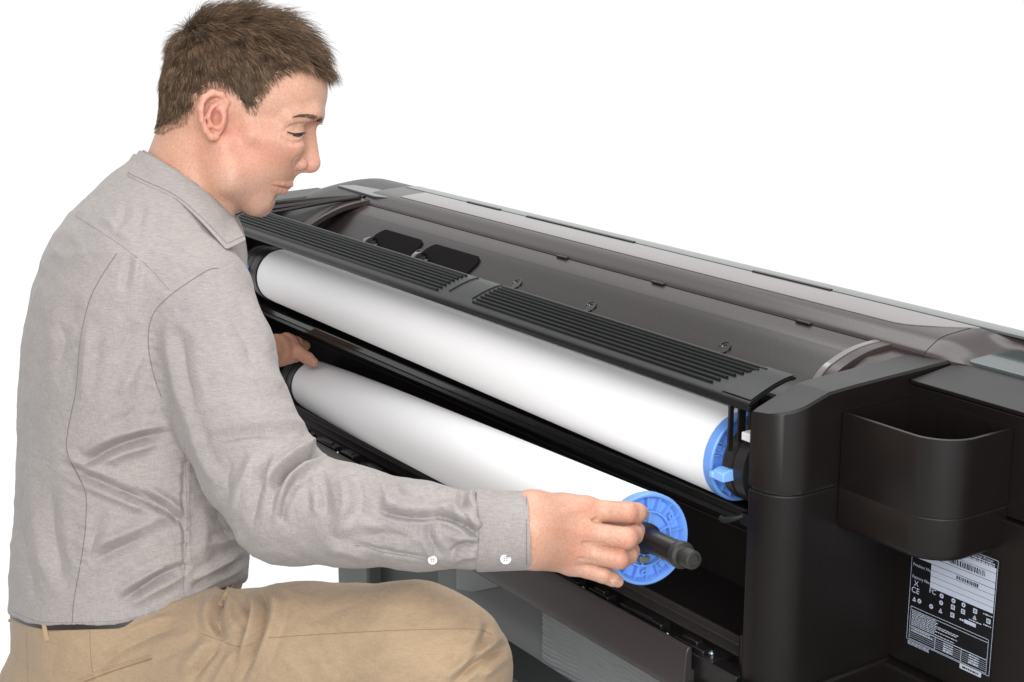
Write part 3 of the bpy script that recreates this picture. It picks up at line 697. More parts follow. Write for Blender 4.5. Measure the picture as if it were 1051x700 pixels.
def cloth_material(name, c1, c2, scale, bump=.3, rough=.85, tint=None, hv=True):
    """woven cloth: fine warp and weft slubs"""
    m, nt, b = new_mat(name); tc = N(nt, 'ShaderNodeTexCoord')
    outs = []
    for sc in ((scale, scale, scale*.12), (scale*.12, scale*.12, scale)):
        mp = N(nt, 'ShaderNodeMapping'); mp.inputs['Scale'].default_value = sc; nt.links.new(tc.outputs['Object'], mp.inputs['Vector'])
        n = N(nt, 'ShaderNodeTexNoise', _Scale=1.0, _Detail=3.0, _Roughness=.65); nt.links.new(mp.outputs['Vector'], n.inputs['Vector']); outs.append(n.outputs['Fac'])
    ad = N(nt, 'ShaderNodeMath', operation='ADD'); nt.links.new(outs[0], ad.inputs[0]); nt.links.new(outs[1], ad.inputs[1])
    mr = N(nt, 'ShaderNodeMapRange'); mr.inputs['From Min'].default_value = .70; mr.inputs['From Max'].default_value = 1.30; nt.links.new(ad.outputs[0], mr.inputs['Value'])
    mx = N(nt, 'ShaderNodeMix', data_type='RGBA'); mx.inputs['A'].default_value = c1; mx.inputs['B'].default_value = c2; nt.links.new(mr.outputs['Result'], mx.inputs['Factor'])
    nb = N(nt, 'ShaderNodeTexNoise', _Scale=7.0, _Detail=5.0); nt.links.new(tc.outputs['Object'], nb.inputs['Vector'])
    cr = N(nt, 'ShaderNodeValToRGB'); cr.color_ramp.elements[0].position = .3; cr.color_ramp.elements[0].color = (.92, .92, .93, 1); cr.color_ramp.elements[1].position = .7; cr.color_ramp.elements[1].color = (1.03, 1.02, 1.0, 1)
    nt.links.new(nb.outputs['Fac'], cr.inputs['Fac'])
    m2 = N(nt, 'ShaderNodeMix', data_type='RGBA', blend_type='MULTIPLY'); m2.inputs['Factor'].default_value = 1; nt.links.new(mx.outputs['Result'], m2.inputs['A']); nt.links.new(cr.outputs['Color'], m2.inputs['B'])
    nt.links.new(m2.outputs['Result'], b.inputs['Base Color']); b.inputs['Roughness'].default_value = rough; b.inputs['Specular IOR Level'].default_value = .2
    b.inputs['Sheen Weight'].default_value = .12; b.inputs['Sheen Roughness'].default_value = .5
    bp = N(nt, 'ShaderNodeBump', _Strength=bump, _Distance=.0006); nt.links.new(ad.outputs[0], bp.inputs['Height'])
    mu = N(nt, 'ShaderNodeTexNoise', _Scale=55.0, _Detail=5.0, _Roughness=.6); nt.links.new(tc.outputs['Object'], mu.inputs['Vector'])
    b2 = N(nt, 'ShaderNodeBump', _Strength=.30, _Distance=.002); nt.links.new(mu.outputs['Fac'], b2.inputs['Height']); nt.links.new(bp.outputs['Normal'], b2.inputs['Normal'])
    nt.links.new(b2.outputs['Normal'], b.inputs['Normal'])
    return m
def hair_material():
    m, nt, b = new_mat('brown_hair'); a = N(nt, 'ShaderNodeAttribute', attribute_name='tone')
    nt.links.new(a.outputs['Color'], b.inputs['Base Color']); b.inputs['Roughness'].default_value = .55; b.inputs['Specular IOR Level'].default_value = .22
    return m
M['skin'] = skin_material(); M['hair'] = hair_material()
M['shirt'] = cloth_material('grey_chambray', (.245, .226, .222, 1), (.365, .336, .321, 1), 1000, .20)
M['thread'] = plastic('grey_thread', (.16, .155, .16, 1), .8, spec=.2)
M['trousers'] = cloth_material('khaki_twill', (.292, .206, .128, 1), (.370, .277, .186, 1), 1100, .15)
M['khaki_thread'] = plastic('khaki_thread', (.26, .165, .085, 1), .8, spec=.2)
M['belt'] = plastic('brown_leather', (.020, .012, .009, 1), .45)
M['button'] = plastic('pearl_button', (.66, .67, .70, 1), .22, var=.05)
M['nail'] = plastic('fingernail', (.62, .37, .29, 1), .25, var=.05)
M['lash'] = plastic('dark_lash', (.016, .010, .008, 1), .6)
M['eye'] = plastic('eye_shine', (.050, .038, .032, 1), .12)

MAN = empty('person', tuple(tw(120, 690, 45)), 'man in grey shirt and khaki trousers kneeling to lift out the lower roll', 'person')
def mkid(o, p=None):
    o.parent = MAN if p is None else p
    if p is None: o.matrix_parent_inverse = Matrix.Translation(-MAN.location)
    return o

# ---- head and neck (front of the face at +x, looking down); s = distance from the middle plane
HW = 30.0; YAW = 0.0
def head_fold(P):
    x = P[:, 0]-250; s = P[:, 2]-HW; c, n = math.cos(YAW), math.sin(YAW)
    return np.stack([250+x*c-s*n, P[:, 1], np.abs(s*c+x*n)], 1)
def head_un(q, side=-1):   # head frame (x, y, s) -> sdf frame
    c, n = math.cos(YAW), math.sin(YAW); x = q[0]-250; s = q[2]*side
    return (250+x*c+s*n, q[1], HW+s*c-x*n)
Hd = Sdf(head_fold)
Hd.add(ell_((248, 86, 0), (80, 72, 66)), 4)
Hd.add(ell_((213, 103, 0), (46, 52, 57)), 10)
Hd.add(ell_((284, 93, 0), (52.5, 52, 54)), 10)
Hd.add(ell_((276, 140, 0), (40, 48, 47)), 14)
Hd.add(ell_((262, 174, 0), (34.5, 38, 33), -.25), 12)
Hd.add(cap_((300, 148, 33), (258, 138, 52), 11, 9), 18)
Hd.add(cap_((234, 184, 43), (262, 205, 16), 14, 15), 14)
Hd.add(cap_((229, 150, 50), (234, 184, 43), 14, 14), 18)
Hd.add(cap_((262, 205, 16), (267, 210, 0), 15, 13.0), 8)
Hd.add(ell_((250, 166, 0), (42, 42, 52)), 18)
Hd.add(cap_((208, 138, 0), (184, 222, 0), 46, 54), 12)
Hd.add(cap_((218, 160, 44), (230, 232, 22), 9, 9), 16)
Hd.add(cap_((297, 178, 0), (293, 189, 0), 5.0, 4.6), 8)
# brow and eye sockets
Hd.add(cap_((324.5, 119, 4), (318, 116, 28), 8.3, 8.5), 8)
Hd.add(cap_((318, 116, 28), (297, 121, 45), 8.5, 7), 10)
Hd.cut(ell_((323, 137, 26), (14, 10, 16)), 9)
# nose
Hd.add(cap_((317.0, 133, 0), (320.2, 164, 0), 6.9, 8.0), 6)
Hd.add(cap_((308, 138, 0), (308, 166, 0), 9, 11.0), 8)
Hd.add(ell_((318.4, 168.6, 0), (10.2, 9.0, 9.4)), 4)
def surf(x, y):
    """half width of the face so far at x, y"""
    ss = np.linspace(95, 0, 400); q = np.stack([np.full(400, x), np.full(400, y), HW-ss], 1); d = Hd.ev(q)
    k = np.where(d < 0)[0]; return float(ss[k[0]]) if len(k) else 0.0
# alar wings and nostrils
Hd.add(ell_((308.0, 168.2, 12.0), (7.8, 7.0, 7.2)), 2.0)
Hd.cut(ell_((313.0, 175.6, 9.5), (4.6, 2.2, 4.5), .25), 1.2)
for pl, r0, k0 in (([(308, 160.0), (303.5, 161.8), (300.8, 165.2), (300.2, 169), (301.6, 173.5)], .85, 1.6),):
    pts = [(x, y, surf(x, y)+.55) for x, y in pl]
    for a, b in zip(pts, pts[1:]): Hd.cut(cap_(a, b, r0, r0), k0)
# eyelids: full upper lid over the down-turned eye, crease above, soft fold below
Hd.add(ell_((300.5, 135.0, 29.5), (12.4, 10.4, 12.6)), 4)
for pl, r0, k0 in (([(313, 126.6), (306, 127.4), (299, 129.4), (293, 132.6)], .9, 2.2), ([(311, 144.5), (304, 147), (297, 146), (291, 142)], .8, 4.0), ([(312.5, 138.4), (307, 140.2), (301, 140.4), (295, 138.2)], .7, 1.4)):
    pts = [(x, y, surf(x, y)+.3) for x, y in pl]
    for a, b in zip(pts, pts[1:]): Hd.cut(cap_(a, b, r0, r0), k0)
# lips follow the face
LIPS = []
for pl, rr_, k0 in (([(297.5, 189.8), (294, 189.4), (289, 189.2), (284.5, 189.0), (281, 189.2)], (2.9, 2.7, 2.2, 1.6, 1.0), 3.0), ([(291.5, 196.3), (289, 196.0), (286, 195.0), (283, 193.0), (280.5, 190.8)], (3.3, 3.0, 2.5, 1.8, 1.0), 3.0)):
    pts = [(x, y, max(surf(x, y)-.6*r, 0), r) for (x, y), r in zip(pl, rr_)]
    pts = [(pl[0][0]-.5, pl[0][1], 0, rr_[0])]+pts
    Hd.chain(pts, k0); LIPS.append(pts)
pts = [(x, y, surf(x, y)+.35) for x, y in ((298.5, 193.2), (295, 193.0), (290, 192.2), (285, 191.0), (279.5, 189.8))]
for a, b in zip([(299.5, 193, 0)]+pts, pts): Hd.cut(cap_(a, b, .75, .6), 1.6)
Hd.cut(cap_((288.5, 204, 0), (281, 203.5, 15), 3.6, 2.4), 7)
# ear
e = lambda x, y, s: (x, y, s)
ek = .90
E3 = lambda x, y, s_: (219.5+(x-219)*ek, 119.0+(y-119)*ek, 58+(s_-58)*.95)
E4 = lambda x, y, s_, r: E3(x, y, s_)+(r*.92,)
Hd.add(ell_(E3(219, 119, 62), (13.2, 22.5, 4.8), .0, .18), 3)
Hd.chain([E4(*q) for q in ((231, 113, 61, 3.0), (234, 103, 63, 3.2), (228, 95, 66, 3.6), (217, 92.8, 69, 3.8), (207.5, 99, 72, 3.8), (204, 111, 73.5, 3.6), (205.5, 124, 72, 3.4), (210, 136, 69, 3.6), (216, 143, 66, 4.2), (221, 143.5, 64, 4.4))], 2.5)
Hd.chain([E4(*q) for q in ((227, 103, 65, 2.2), (217, 109, 68.5, 3.0), (213, 119, 69, 3.2), (216, 129, 67.5, 3.2), (223, 132.5, 66, 3.0))], 2.5)
Hd.add(cap_(E3(229.5, 117, 63), E3(228, 127, 64), 3.4, 3.2), 2.5)
Hd.cut(ell_(E3(221.8, 121, 69.5), (5.4, 8.2, 8.0)), 2.8)
Hd.cut(cap_(E3(223, 100.2, 70), E3(210, 107, 74), 1.9, 1.9), 1.6)
Hd.cut(cap_(E3(210, 107, 74), E3(209.2, 125, 74), 1.9, 1.6), 1.6)
Hd.cut(cap_(E3(203, 100, 61), E3(200, 132, 59), 2.5, 2.5), 3)
HV, HF = mesh_sdf(Hd, (148, -4, -62), (346, 252, 122), 1.15)
# right hand, wrist and hidden forearm
R_ = Sdf()
R_.chain([(440, 546, -256, 22), (500, 545, -274, 24), (545, 543, -287, 30)], 8)
R_.add(ell_((548, 544, -287), (26, 38, 24)), 10)
wI, wM, wR, wP = -262, -268, -266, -258
R_.add(cap_((545, 526, -285), (600, 523.5, wI), 22, 14.5), 12)
R_.add(cap_((545, 540, -288), (600, 546, wM), 24, 15.0), 12)
R_.add(cap_((545, 552, -286), (594, 564, wR), 24, 14.5), 12)
R_.add(cap_((545, 560, -281), (586, 577, wP), 24, 12.5), 12)
R_.add(ell_((574, 543, -262), (34, 36, 20)), 10)
fi = Sdf()
fk = 3.0
fingers = [
 [(601, 524, wI, 13.0), (622, 524.8, wI-1, 11.2), (644, 526.0, -255, 11.6), (653, 526.4, -247, 10.6), (656, 527, -238, 9.8)],
 [(600, 547, wM, 13.2), (622, 549.5, -272, 11.4), (643, 552.5, -270, 11.8), (650, 549, -254, 10.4), (653, 544.5, -238, 9.2)],
 [(594, 565, wR, 12.6), (614, 569.8, -269, 10.6), (635, 573.8, -266, 11.0), (645, 570, -252, 9.6), (648, 565, -238, 8.8)],
 [(586, 579, wP, 11.2), (603, 584.5, -260, 9.4), (619, 590.0, -258, 8.8), (629, 594.5, -252, 7.6), (634, 597, -248, 6.2)]]
hand_fn = []
for fg in fingers:
    s_ = Sdf(); s_.chain(fg, 1.5); hand_fn.append(s_)
th = Sdf(); th.chain([(566, 530, -250, 17), (592, 528, -225, 14), (616, 531, -205, 11.5), (640, 535, -192, 9.5), (650, 536, -188, 8.0)], 3); hand_fn.append(th)
knu = [((602, 520.5, wI-8), 7.5), ((600, 546, wM-9), 7.5), ((593, 565, wR-8), 6.5), ((585, 578, wP-7), 5.5), ((644, 525.5, -259), 9.0), ((643.5, 553, -274), 9.6), ((635.5, 574.5, -270), 8.8)]
class HandS:
    def ev(s, P):
        palm = R_.ev(P)
        for c, r in knu[:4]:
            v = np.linalg.norm(P-np.array(c), axis=1)-r; h = np.maximum(9-np.abs(palm-v), 0)/9; palm = np.minimum(palm, v)-h*h*9*.25
        fs = None
        for g in hand_fn:   # fingers blend into the palm, but stay apart from each other
            v = g.ev(P); fs = v if fs is None else np.minimum(fs, v)+0*v
        for c, r in knu[4:]:
            v = np.linalg.norm(P-np.array(c), axis=1)-r; h = np.maximum(4-np.abs(fs-v), 0)/4; fs = np.minimum(fs, v)-h*h*4*.25
        k = 7.0; h = np.maximum(k-np.abs(palm-fs), 0)/k; d = np.minimum(palm, fs)-h*h*k*.25
        # creases over the finger joints and the web lines
        for a, b, r in (((611, 534.5, -275), (598, 538, -277), 2.2), ((618, 559.5, -281), (598, 557, -283), 2.6), ((610, 577.5, -279), (594, 573, -280), 2.2)):
            f, _, _ = cap_(a, b, r, .5); v = f(P); h = np.maximum(3-np.abs(d+v), 0)/3; d = np.maximum(d, -v)+h*h*3*.25
        # extensor tendons behind the knuckles
        for a, b in (((597, 522.5, wI-13.5), (560, 531, -303)), ((595, 546, wM-14.0), (560, 541, -307)), ((588, 564.5, wR-13.5), (556, 551, -306))):
            f, _, _ = cap_(a, b, 2.0, 1.2); v = f(P); h = np.maximum(7-np.abs(d-v), 0)/7; d = np.minimum(d, v)-h*h*7*.25
        return d
RV, RF = mesh_sdf(HandS(), (486, 488, -335), (676, 618, -172), .85)
# left hand on the far end of the lower roll
Lh = Sdf()
lw = 590
Lh.chain([(250, 362, lw-70, 15), (284, 359, lw, 15), (296, 357, lw+12, 13)], 6)
Lh.add(cap_((286, 362, lw), (303, 363, lw+14), 14, 9), 6)
Lh.chain([(294, 349, lw+8, 8), (304, 352, lw+26, 6.5), (313, 355, lw+44, 5.6)], 3)
Lh.chain([(294, 357, lw+6, 9), (306, 362, lw+2, 7.0), (316, 368, lw-4, 6.2), (322, 372, lw-8, 5.2)], 3)
LV, LF = mesh_sdf(Lh, (225, 330, lw-110), (334, 400, lw+90), 1.1)
# hidden trunk and arms under the clothes
Bd = Sdf()
Bd.chain([(184, 222, 30, 50), (150, 260, 40, 60), (130, 330, 45, 85), (125, 450, 45, 85), (122, 640, 45, 85)], 20)
Bd.chain([(150, 290, -20, 60), (205, 302, -80, 44), (242, 430, -150, 34), (298, 522, -200, 30), (430, 546, -254, 22), (500, 545, -274, 20)], 15)
Bd.chain([(150, 290, 110, 60), (190, 295, 170, 42), (215, 350, 330, 34), (250, 362, lw-70, 14)], 15)
BV, BF = mesh_sdf(Bd, (20, 170, -330), (560, 740, 620), 7)
off = 0; VV = []; FF = []
for v, f in ((HV, HF), (RV, RF), (LV, LF), (BV, BF)): VV.append(v); FF.append(f+off); off += len(v)
VV = np.concatenate(VV); FF = np.concatenate(FF)
body, bme = np_mesh('body', VV, FF, M['skin']); set_smooth(bme); mkid(body)
# skin tones: own colour of lips, cheeks, ears, knuckles, beard shadow; painted shade where marked
base = np.array([.56, .335, .242]); tone = np.tile(base, (len(VV), 1))
hp = head_fold(VV); isH = np.zeros(len(VV), bool); isH[:len(HV)] = True
def blend(mask, col, amt):
    global tone
    w_ = np.clip(mask, 0, 1)[:, None]*amt; tone = tone*(1-w_)+np.array(col)*w_
def blob(P, c, r): return np.exp(-(((P-np.array(c))/np.array(r))**2).sum(1))
nz = vn(VV*.09)*.5+vn(VV*.21)*.35
blend(isH*blob(hp, (248, 150, 50), (30, 26, 40))*(1+nz), (.60, .255, .20), .60)
blend(isH*blob(hp, (286, 158, 40), (20, 16, 30))*(1+nz), (.62, .27, .205), .45)
blend(isH*blob(hp, (321, 168, 0), (10, 12, 16)), (.60, .25, .19), .55)
blend(isH*blob(hp, (219, 118, 70), (20, 32, 14)), (.62, .27, .21), .75)
blend(isH*blob(hp, (221, 121, 62), (6, 8, 8)), (.36, .13, .09), .5)  # ear hollow: recess shade put into the tone
blend(isH*blob(hp, (205, 160, 40), (30, 30, 50)), (.58, .305, .205), .5)
lip = np.full(len(VV), 9.0)
for pl in LIPS:
    for a, b in zip(pl, pl[1:]): lip = np.minimum(lip, cap_(a[:3], b[:3], a[3], b[3])[0](hp))
blend(isH*np.clip(1.0-lip*.7, 0, 1)*(hp[:, 0] > 276), (.45, .185, .155), .55)
blend(isH*np.clip(1-np.abs(hp[:, 1]-np.interp(hp[:, 0], [279.5, 285, 290, 295, 298.5], [189.8, 191, 192.2, 193, 193.2]))/1.3, 0, 1)*(lip < 2.2), (.24, .07, .06), .75)  # crease between the lips, its shade painted dark
beard = isH*np.clip((hp[:, 1]-172-(hp[:, 0]-262)*.12)/14, 0, 1)*np.clip((hp[:, 0]-222)/10, 0, 1)*(lip > 1.5)
blend(beard*(.75+.5*nz), (.36, .235, .19), .46)
blend(isH*blob(hp, (299, 129, 36), (12, 5, 14)), (.46, .24, .17), .35)
for c, r in knu: blend((~isH)*blob(VV, c, (r*1.3, r*1.1, 22)), (.60, .25, .18), .55)
blend((~isH)*blob(VV, (575, 545, -290), (30, 30, 40))*(.4+nz), (.60, .29, .21), .5)
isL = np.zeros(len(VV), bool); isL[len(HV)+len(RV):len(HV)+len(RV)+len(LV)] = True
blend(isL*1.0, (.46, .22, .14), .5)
ca = bme.color_attributes.new('tone', 'FLOAT_COLOR', 'POINT'); ca.data.foreach_set('color', np.concatenate([tone, np.ones((len(tone), 1))], 1).astype(np.float32).ravel())
bvh_body = BVHTree.FromPolygons([tuple(v) for v in VV[:len(HV)]], [tuple(f) for f in HF])
def on_head(x, y, side=-1, lift=0.0):
    """sdf-frame point of the near (side -1) or far head surface at head position x, y"""
    o = np.array(head_un((x, y, 120), side)); t = np.array(head_un((x, y, 0), side)); d = Vector(t-o).normalized()
    r = bvh_body.ray_cast(Vector(o), d)
    if r[0] is None: return t
    return np.array(r[0])-np.array(d)*lift
# ---- eyes, lashes, brows, nails
for side in (-1, 1):
    pts = [on_head(x, y, side, .15) for x, y in ((312.2, 135.6), (309, 136.6), (304.5, 137.1), (299.5, 136.7), (294.6, 135.2))]
    bm = B(); add_tube(bm, [tw(*p) for p in smooth_prof(pts, 4)], [.0003+.00042*math.sin(math.pi*i/20) for i in range(21)], 6); mkid(from_bm('eyelid_margin', bm, M['lash']))
    pts = [on_head(x, y, side, .0) for x, y in ((311.4, 137.3), (309, 138.4), (305, 138.9), (300.5, 138.2))]
    bm = B(); add_tube(bm, [tw(*p) for p in smooth_prof(pts, 4)], [.0003+.0014*math.sin(math.pi*i/16) for i in range(17)], 6); mkid(from_bm('eye', bm, M['eye']))
def strand_mesh(name, paths, widths, cols, seg=3):
    """many thin tapered strands in one mesh: paths (n, k, 3) in sdf frame"""
    Pw = to_world(paths.reshape(-1, 3)).reshape(paths.shape); n, k, _ = Pw.shape
    T = np.gradient(Pw, axis=1); T /= np.linalg.norm(T, axis=2, keepdims=True)+1e-12
    u = np.cross(T, RNG.normal(size=(n, 1, 3))); u /= np.linalg.norm(u, axis=2, keepdims=True)+1e-12; v = np.cross(T, u)
    tp = (1-np.linspace(0, 1, k)**2.2)*.92+.08
    r = widths[:, None]*tp[None]; ring = []
    for a in np.arange(seg)*2*math.pi/seg: ring.append(Pw+r[..., None]*(u*math.cos(a)+v*math.sin(a)))
    X = np.stack(ring, 2).reshape(-1, 3)
    idx = np.arange(n*k*seg).reshape(n, k, seg); f = []
    for s in range(seg):
        t = (s+1) % seg; f.append(np.stack([idx[:, :-1, s], idx[:, :-1, t], idx[:, 1:, t], idx[:, 1:, s]], -1).reshape(-1, 4))
    o, me = np_mesh(name, X, np.concatenate(f), M['hair'], None, world=False); set_smooth(me)
    c = np.repeat(cols, k*seg, axis=0); at_ = me.color_attributes.new('tone', 'FLOAT_COLOR', 'POINT')
    at_.data.foreach_set('color', np.concatenate([c, np.ones((len(c), 1))], 1).astype(np.float32).ravel())
    return mkid(o)
def in_poly(x, y, poly):
    c = np.zeros(len(x), bool); n = len(poly)
    for i in range(n):
        (x0, y0), (x1, y1) = poly[i], poly[(i+1) % n]
        m = (y0 > y) != (y1 > y); c ^= m & (x < (x1-x0)*(y-y0)/(y1-y0+1e-12)+x0)
    return c
for side in (-1, 1):
    n = 300; t = RNG.random(n)**1.2; spine = np.array([(331.5, 124.8), (326, 121.8), (319, 119.6), (311, 118.4), (304, 119.6)])
    xs = np.interp(t, np.linspace(0, 1, 5), spine[:, 0])+RNG.normal(0, .6, n); ys = np.interp(t, np.linspace(0, 1, 5), spine[:, 1])+np.clip(RNG.normal(0, 1.0, n), -2, 2)*(1.9-1.5*t)
    root = np.array([on_head(x, y, side, .1) for x, y in zip(xs, ys)]); tip = np.array([on_head(x-4.5, y-1.0+2.2*q, side, .7) for x, y, q in zip(xs, ys, t)])
    mid = (root+tip)/2+np.array([0, -.3, side*.5]); pa = np.stack([root, mid, tip], 1)
    strand_mesh('eyebrow', pa, np.full(n, .00015), np.tile([.12, .075, .05], (n, 1))*(.6+.8*RNG.random((n, 1))))
    n = 46; t = np.linspace(0, 1, n); lash = np.array([(312.4, 135.6), (309, 136.8), (304.5, 137.3), (299.5, 136.9), (295.0, 135.4)])
    xs = np.interp(t, np.linspace(0, 1, 5), lash[:, 0]); ys = np.interp(t, np.linspace(0, 1, 5), lash[:, 1])
    root = np.array([on_head(x, y, side, .1) for x, y in zip(xs, ys)]); d_ = np.stack([3.4-3.6*t, 2.2+0*t, np.full(n, side*2.0)], 1)*(.7+.5*RNG.random((n, 1)))
    strand_mesh('eyelashes', np.stack([root, root+d_*.55, root+d_+np.array([.4, -.5, 0])], 1), np.full(n, .00013), np.tile([.02, .012, .009], (n, 1)))
HAIRLINE = [(345, 66), (336, 82), (318, 74), (302, 74), (290, 80), (278, 92), (269, 106), (264, 116), (256, 120), (248, 112), (242, 100), (230, 91), (214, 91.5), (203, 101), (199, 117), (188, 130), (166, 139), (140, 128), (140, -30), (370, -30)]
nH = vnormals(HV, HF); hq = head_fold(HV)
fuzz = vn(HV*.22)*1.6+vn(HV*.6)*1.6
sc_ok = in_poly(hq[:, 0]+fuzz, hq[:, 1]+fuzz*.6, HAIRLINE) & (hq[:, 1] < 142)
fsel = HF[sc_ok[HF].all(1)]
HIN = [(p[0]+dx, p[1]+dy) for p, (dx, dy) in zip(HAIRLINE, [(2, -5), (-2, -7), (-2, -6), (-2, -6), (-4, -5), (-5, -4), (-5, -4), (-3, -7), (-3, -8), (0, -9), (-2, -6), (-2, -6), (0, -7), (-3, -5), (-3, -5), (-4, -7), (-4, -8), (0, -8), (0, 0), (0, 0)])]
in_ok = in_poly(hq[:, 0]+fuzz, hq[:, 1]+fuzz, HIN)
# scalp cap just above the skin, then strands
fcap = HF[in_ok[HF].all(1)]; cap_idx = np.unique(fcap); remap = -np.ones(len(HV), int); remap[cap_idx] = np.arange(len(cap_idx))
capV = HV[cap_idx]+nH[cap_idx]*.5
fidx = np.where(sc_ok[HF].all(1))[0]
ctr = HV[fsel].mean(1); nrm = nH[fsel[:, 0]]
def grow(n, lmul, wid, seedshift=0, sel=None, kseg=6):
    ch = RNG.integers(0, len(ctr), n) if sel is None else RNG.choice(sel, n)
    root = ctr[ch]+RNG.normal(0, .5, (n, 3)); nn = nrm[ch]; q = head_fold(root)
    side = np.where(root[:, 2] < HW, -1, 1)
    crown = np.array([200.0, 26.0, HW])
    v = root-crown; v[:, 2] *= .8; dist = np.linalg.norm(v, axis=1); v /= dist[:, None]+1e-9
    up = np.clip((58-q[:, 1])/30, 0, 1)*np.clip(1-(q[:, 2]-28)/34, 0, 1)      # 1 on top of the head
    front = np.clip((q[:, 0]-255)/60, 0, 1)
    fwd_ = np.array([1.0, .22, 0.0]); down = np.stack([.30+0*front, np.ones(n), 0*front], 1)
    flow = v*.55 + up[:, None]*fwd_*.95 + (1-up)[:, None]*down*.75 + front[:, None]*np.array([.55, .40, 0])
    back = np.clip((205-q[:, 0])/35, 0, 1)*(1-up); flow += back[:, None]*np.array([-.10, .8, 0])
    flow -= nn*(flow*nn).sum(1)[:, None]; flow /= np.linalg.norm(flow, axis=1)[:, None]+1e-9
    frn = np.clip((q[:, 0]-300)/25, 0, 1)
    L = (9.5+22*up+9*front*(.35+.65*up)+11*frn)*(.75+.5*RNG.random(n)); nape = np.clip((q[:, 1]-85)/40, 0, 1)*(1-front); L *= 1-.55*nape
    burn = np.clip((q[:, 0]-235)/15, 0, 1)*np.clip((q[:, 1]-88)/14, 0, 1); L *= 1-.35*burn
    edge = ~in_ok[HF[fidx[ch]][:, 0]]; L *= np.where(edge, .62, 1.0)
    L *= lmul
    spike = np.exp(-((q[:, 0]-192)/26)**2-((q[:, 1]-32)/26)**2)
    lift = .30+.30*up+.55*frn+1.0*spike-.12*nape-.1*burn
    # clumps share a direction
    cl = np.floor(root/np.array([7.5, 7.5, 7.5])+vn(root*.1)[:, None]*.6).astype(int)
    hsh = (cl[:, 0]*73856093 ^ cl[:, 1]*19349663 ^ cl[:, 2]*83492791) & 1023
    tab = RNG0.normal(0, 1, (1024, 3)); jit = tab[hsh]*.26+RNG.normal(0, .15, (n, 3))
    flow = flow+jit; flow /= np.linalg.norm(flow, axis=1)[:, None]
    lift = np.maximum(lift*(1+.35*tab[hsh, 0]), .16)
    ts = np.linspace(0, 1, kseg); p = root.copy(); out = [p.copy()]
    d = flow+nn*lift[:, None]; 
    for i in range(1, kseg):
        dd = d*(1-.0*ts[i]); dd = dd/np.linalg.norm(dd, axis=1)[:, None]
        p = p+dd*(L/(kseg-1))[:, None]; p = p+nn*np.clip(.5+.5*i*(1-.5*edge)-Hd.ev(p), 0, 3)[:, None]; out.append(p.copy())
        d = d - nn*(np.minimum(lift*.34, .045+.5*np.maximum(lift-.45, 0)))[:, None] + np.array([0, .06, 0]) * (1-.6*spike)[:, None]
    g = .50+.55*RNG.random(n)+.24*tab[hsh, 1]
    g = np.clip(g, .25, 1.8)
    light = (RNG.random(n) < .25+.12*up)[:, None]
    col = np.where(light, np.array([.32, .22, .14]), np.array([.140, .083, .049]))*g[:, None]
    col = col*np.where(edge, 1.35, 1.0)[:, None]
    return np.stack(out, 1), np.full(n, wid)*(.8+.4*RNG.random(n))*np.where(edge, .7, 1), col
RNG0 = np.random.default_rng(21)
A1 = grow(21000, 1.0, .00021); RNG0 = np.random.default_rng(21); A2 = grow(9000, .62, .00022)
hair = strand_mesh('hair', np.concatenate([A1[0], A2[0]]), np.concatenate([A1[1], A2[1]]), np.concatenate([A1[2], A2[2]*.85]))
scalp, sme = np_mesh('scalp_hair', capV, remap[fcap], M['hair']); set_smooth(sme); scalp.parent = hair
at_ = sme.color_attributes.new('tone', 'FLOAT_COLOR', 'POINT'); at_.data.foreach_set('color', np.tile(np.array([.06, .038, .025, 1], np.float32), len(capV)))

# ---- shirt: trunk loft, sleeves, folds
TY = np.array([150, 165, 180, 200, 218, 240, 260, 300, 350, 400, 450, 520, 590, 660, 700])
TXL = np.array([142, 131, 112, 91, 72, 55, 44.5, 31, 22.5, 18.5, 17.5, 14.5, 9, 8, 8])
TXR = np.array([195, 204, 218, 232, 243, 250, 253, 255, 256, 258, 260, 260, 254, 232, 225])
TW = np.array([28, 46, 70, 100, 124, 146, 160, 174, 178, 178, 174, 168, 164, 162, 160])
def trunk(P, grow_=0):
    y = P[:, 1]; xl = np.interp(y, TY, TXL); xr = np.interp(y, TY, TXR); hd = np.interp(y, TY, TW)+grow_
    c = (xl+xr)/2; hx = (xr-xl)/2+grow_; a = np.abs((P[:, 0]-c)/hx); b_ = np.abs((P[:, 2]-45)/hd)
    k = (a**2.25+b_**2.25)**(1/2.25); return (k-1)*np.minimum(hx, hd)*.82
HEM = ([-40, 8, 28, 50, 120, 155, 190, 222, 245, 300], [625, 630, 638, 643, 641, 633, 620, 607, 598, 590])
Sl = Sdf(); SLEEVE = [(200, 304, -78, 60), (220, 365, -112, 58.5), (240, 428, -148, 58), (264, 476, -178, 57), (296, 519, -206, 58), (360, 530.5, -235, 49.5), (430, 540, -258, 43.5), (488, 545, -272, 40)]
Sl.chain(SLEEVE, 18)
Sl.chain([(185, 285, 165, 56), (214, 348, 330, 44), (250, 362, lw-70, 21)], 18)
class ShirtS:
    def ev(s, P):
        t = trunk(P); t = np.maximum(t, (P[:, 1]-np.interp(P[:, 0], *HEM))*.9); t = np.maximum(t, (158-(P[:, 0]-140)*-.62-P[:, 1])*.7)
        v = Sl.ev(P); v = np.maximum(v, P[:, 0]-491)
        k = 16; h = np.maximum(k-np.abs(t-v), 0)/k; return np.minimum(t, v)-h*h*k*.25
SV, SF = mesh_sdf(ShirtS(), (-12, 140, -310), (500, 664, 560), 3.0)
SV, SF = subdiv(SV, SF); SV = relax(SV, SF, 2)
SN = vnormals(SV, SF)
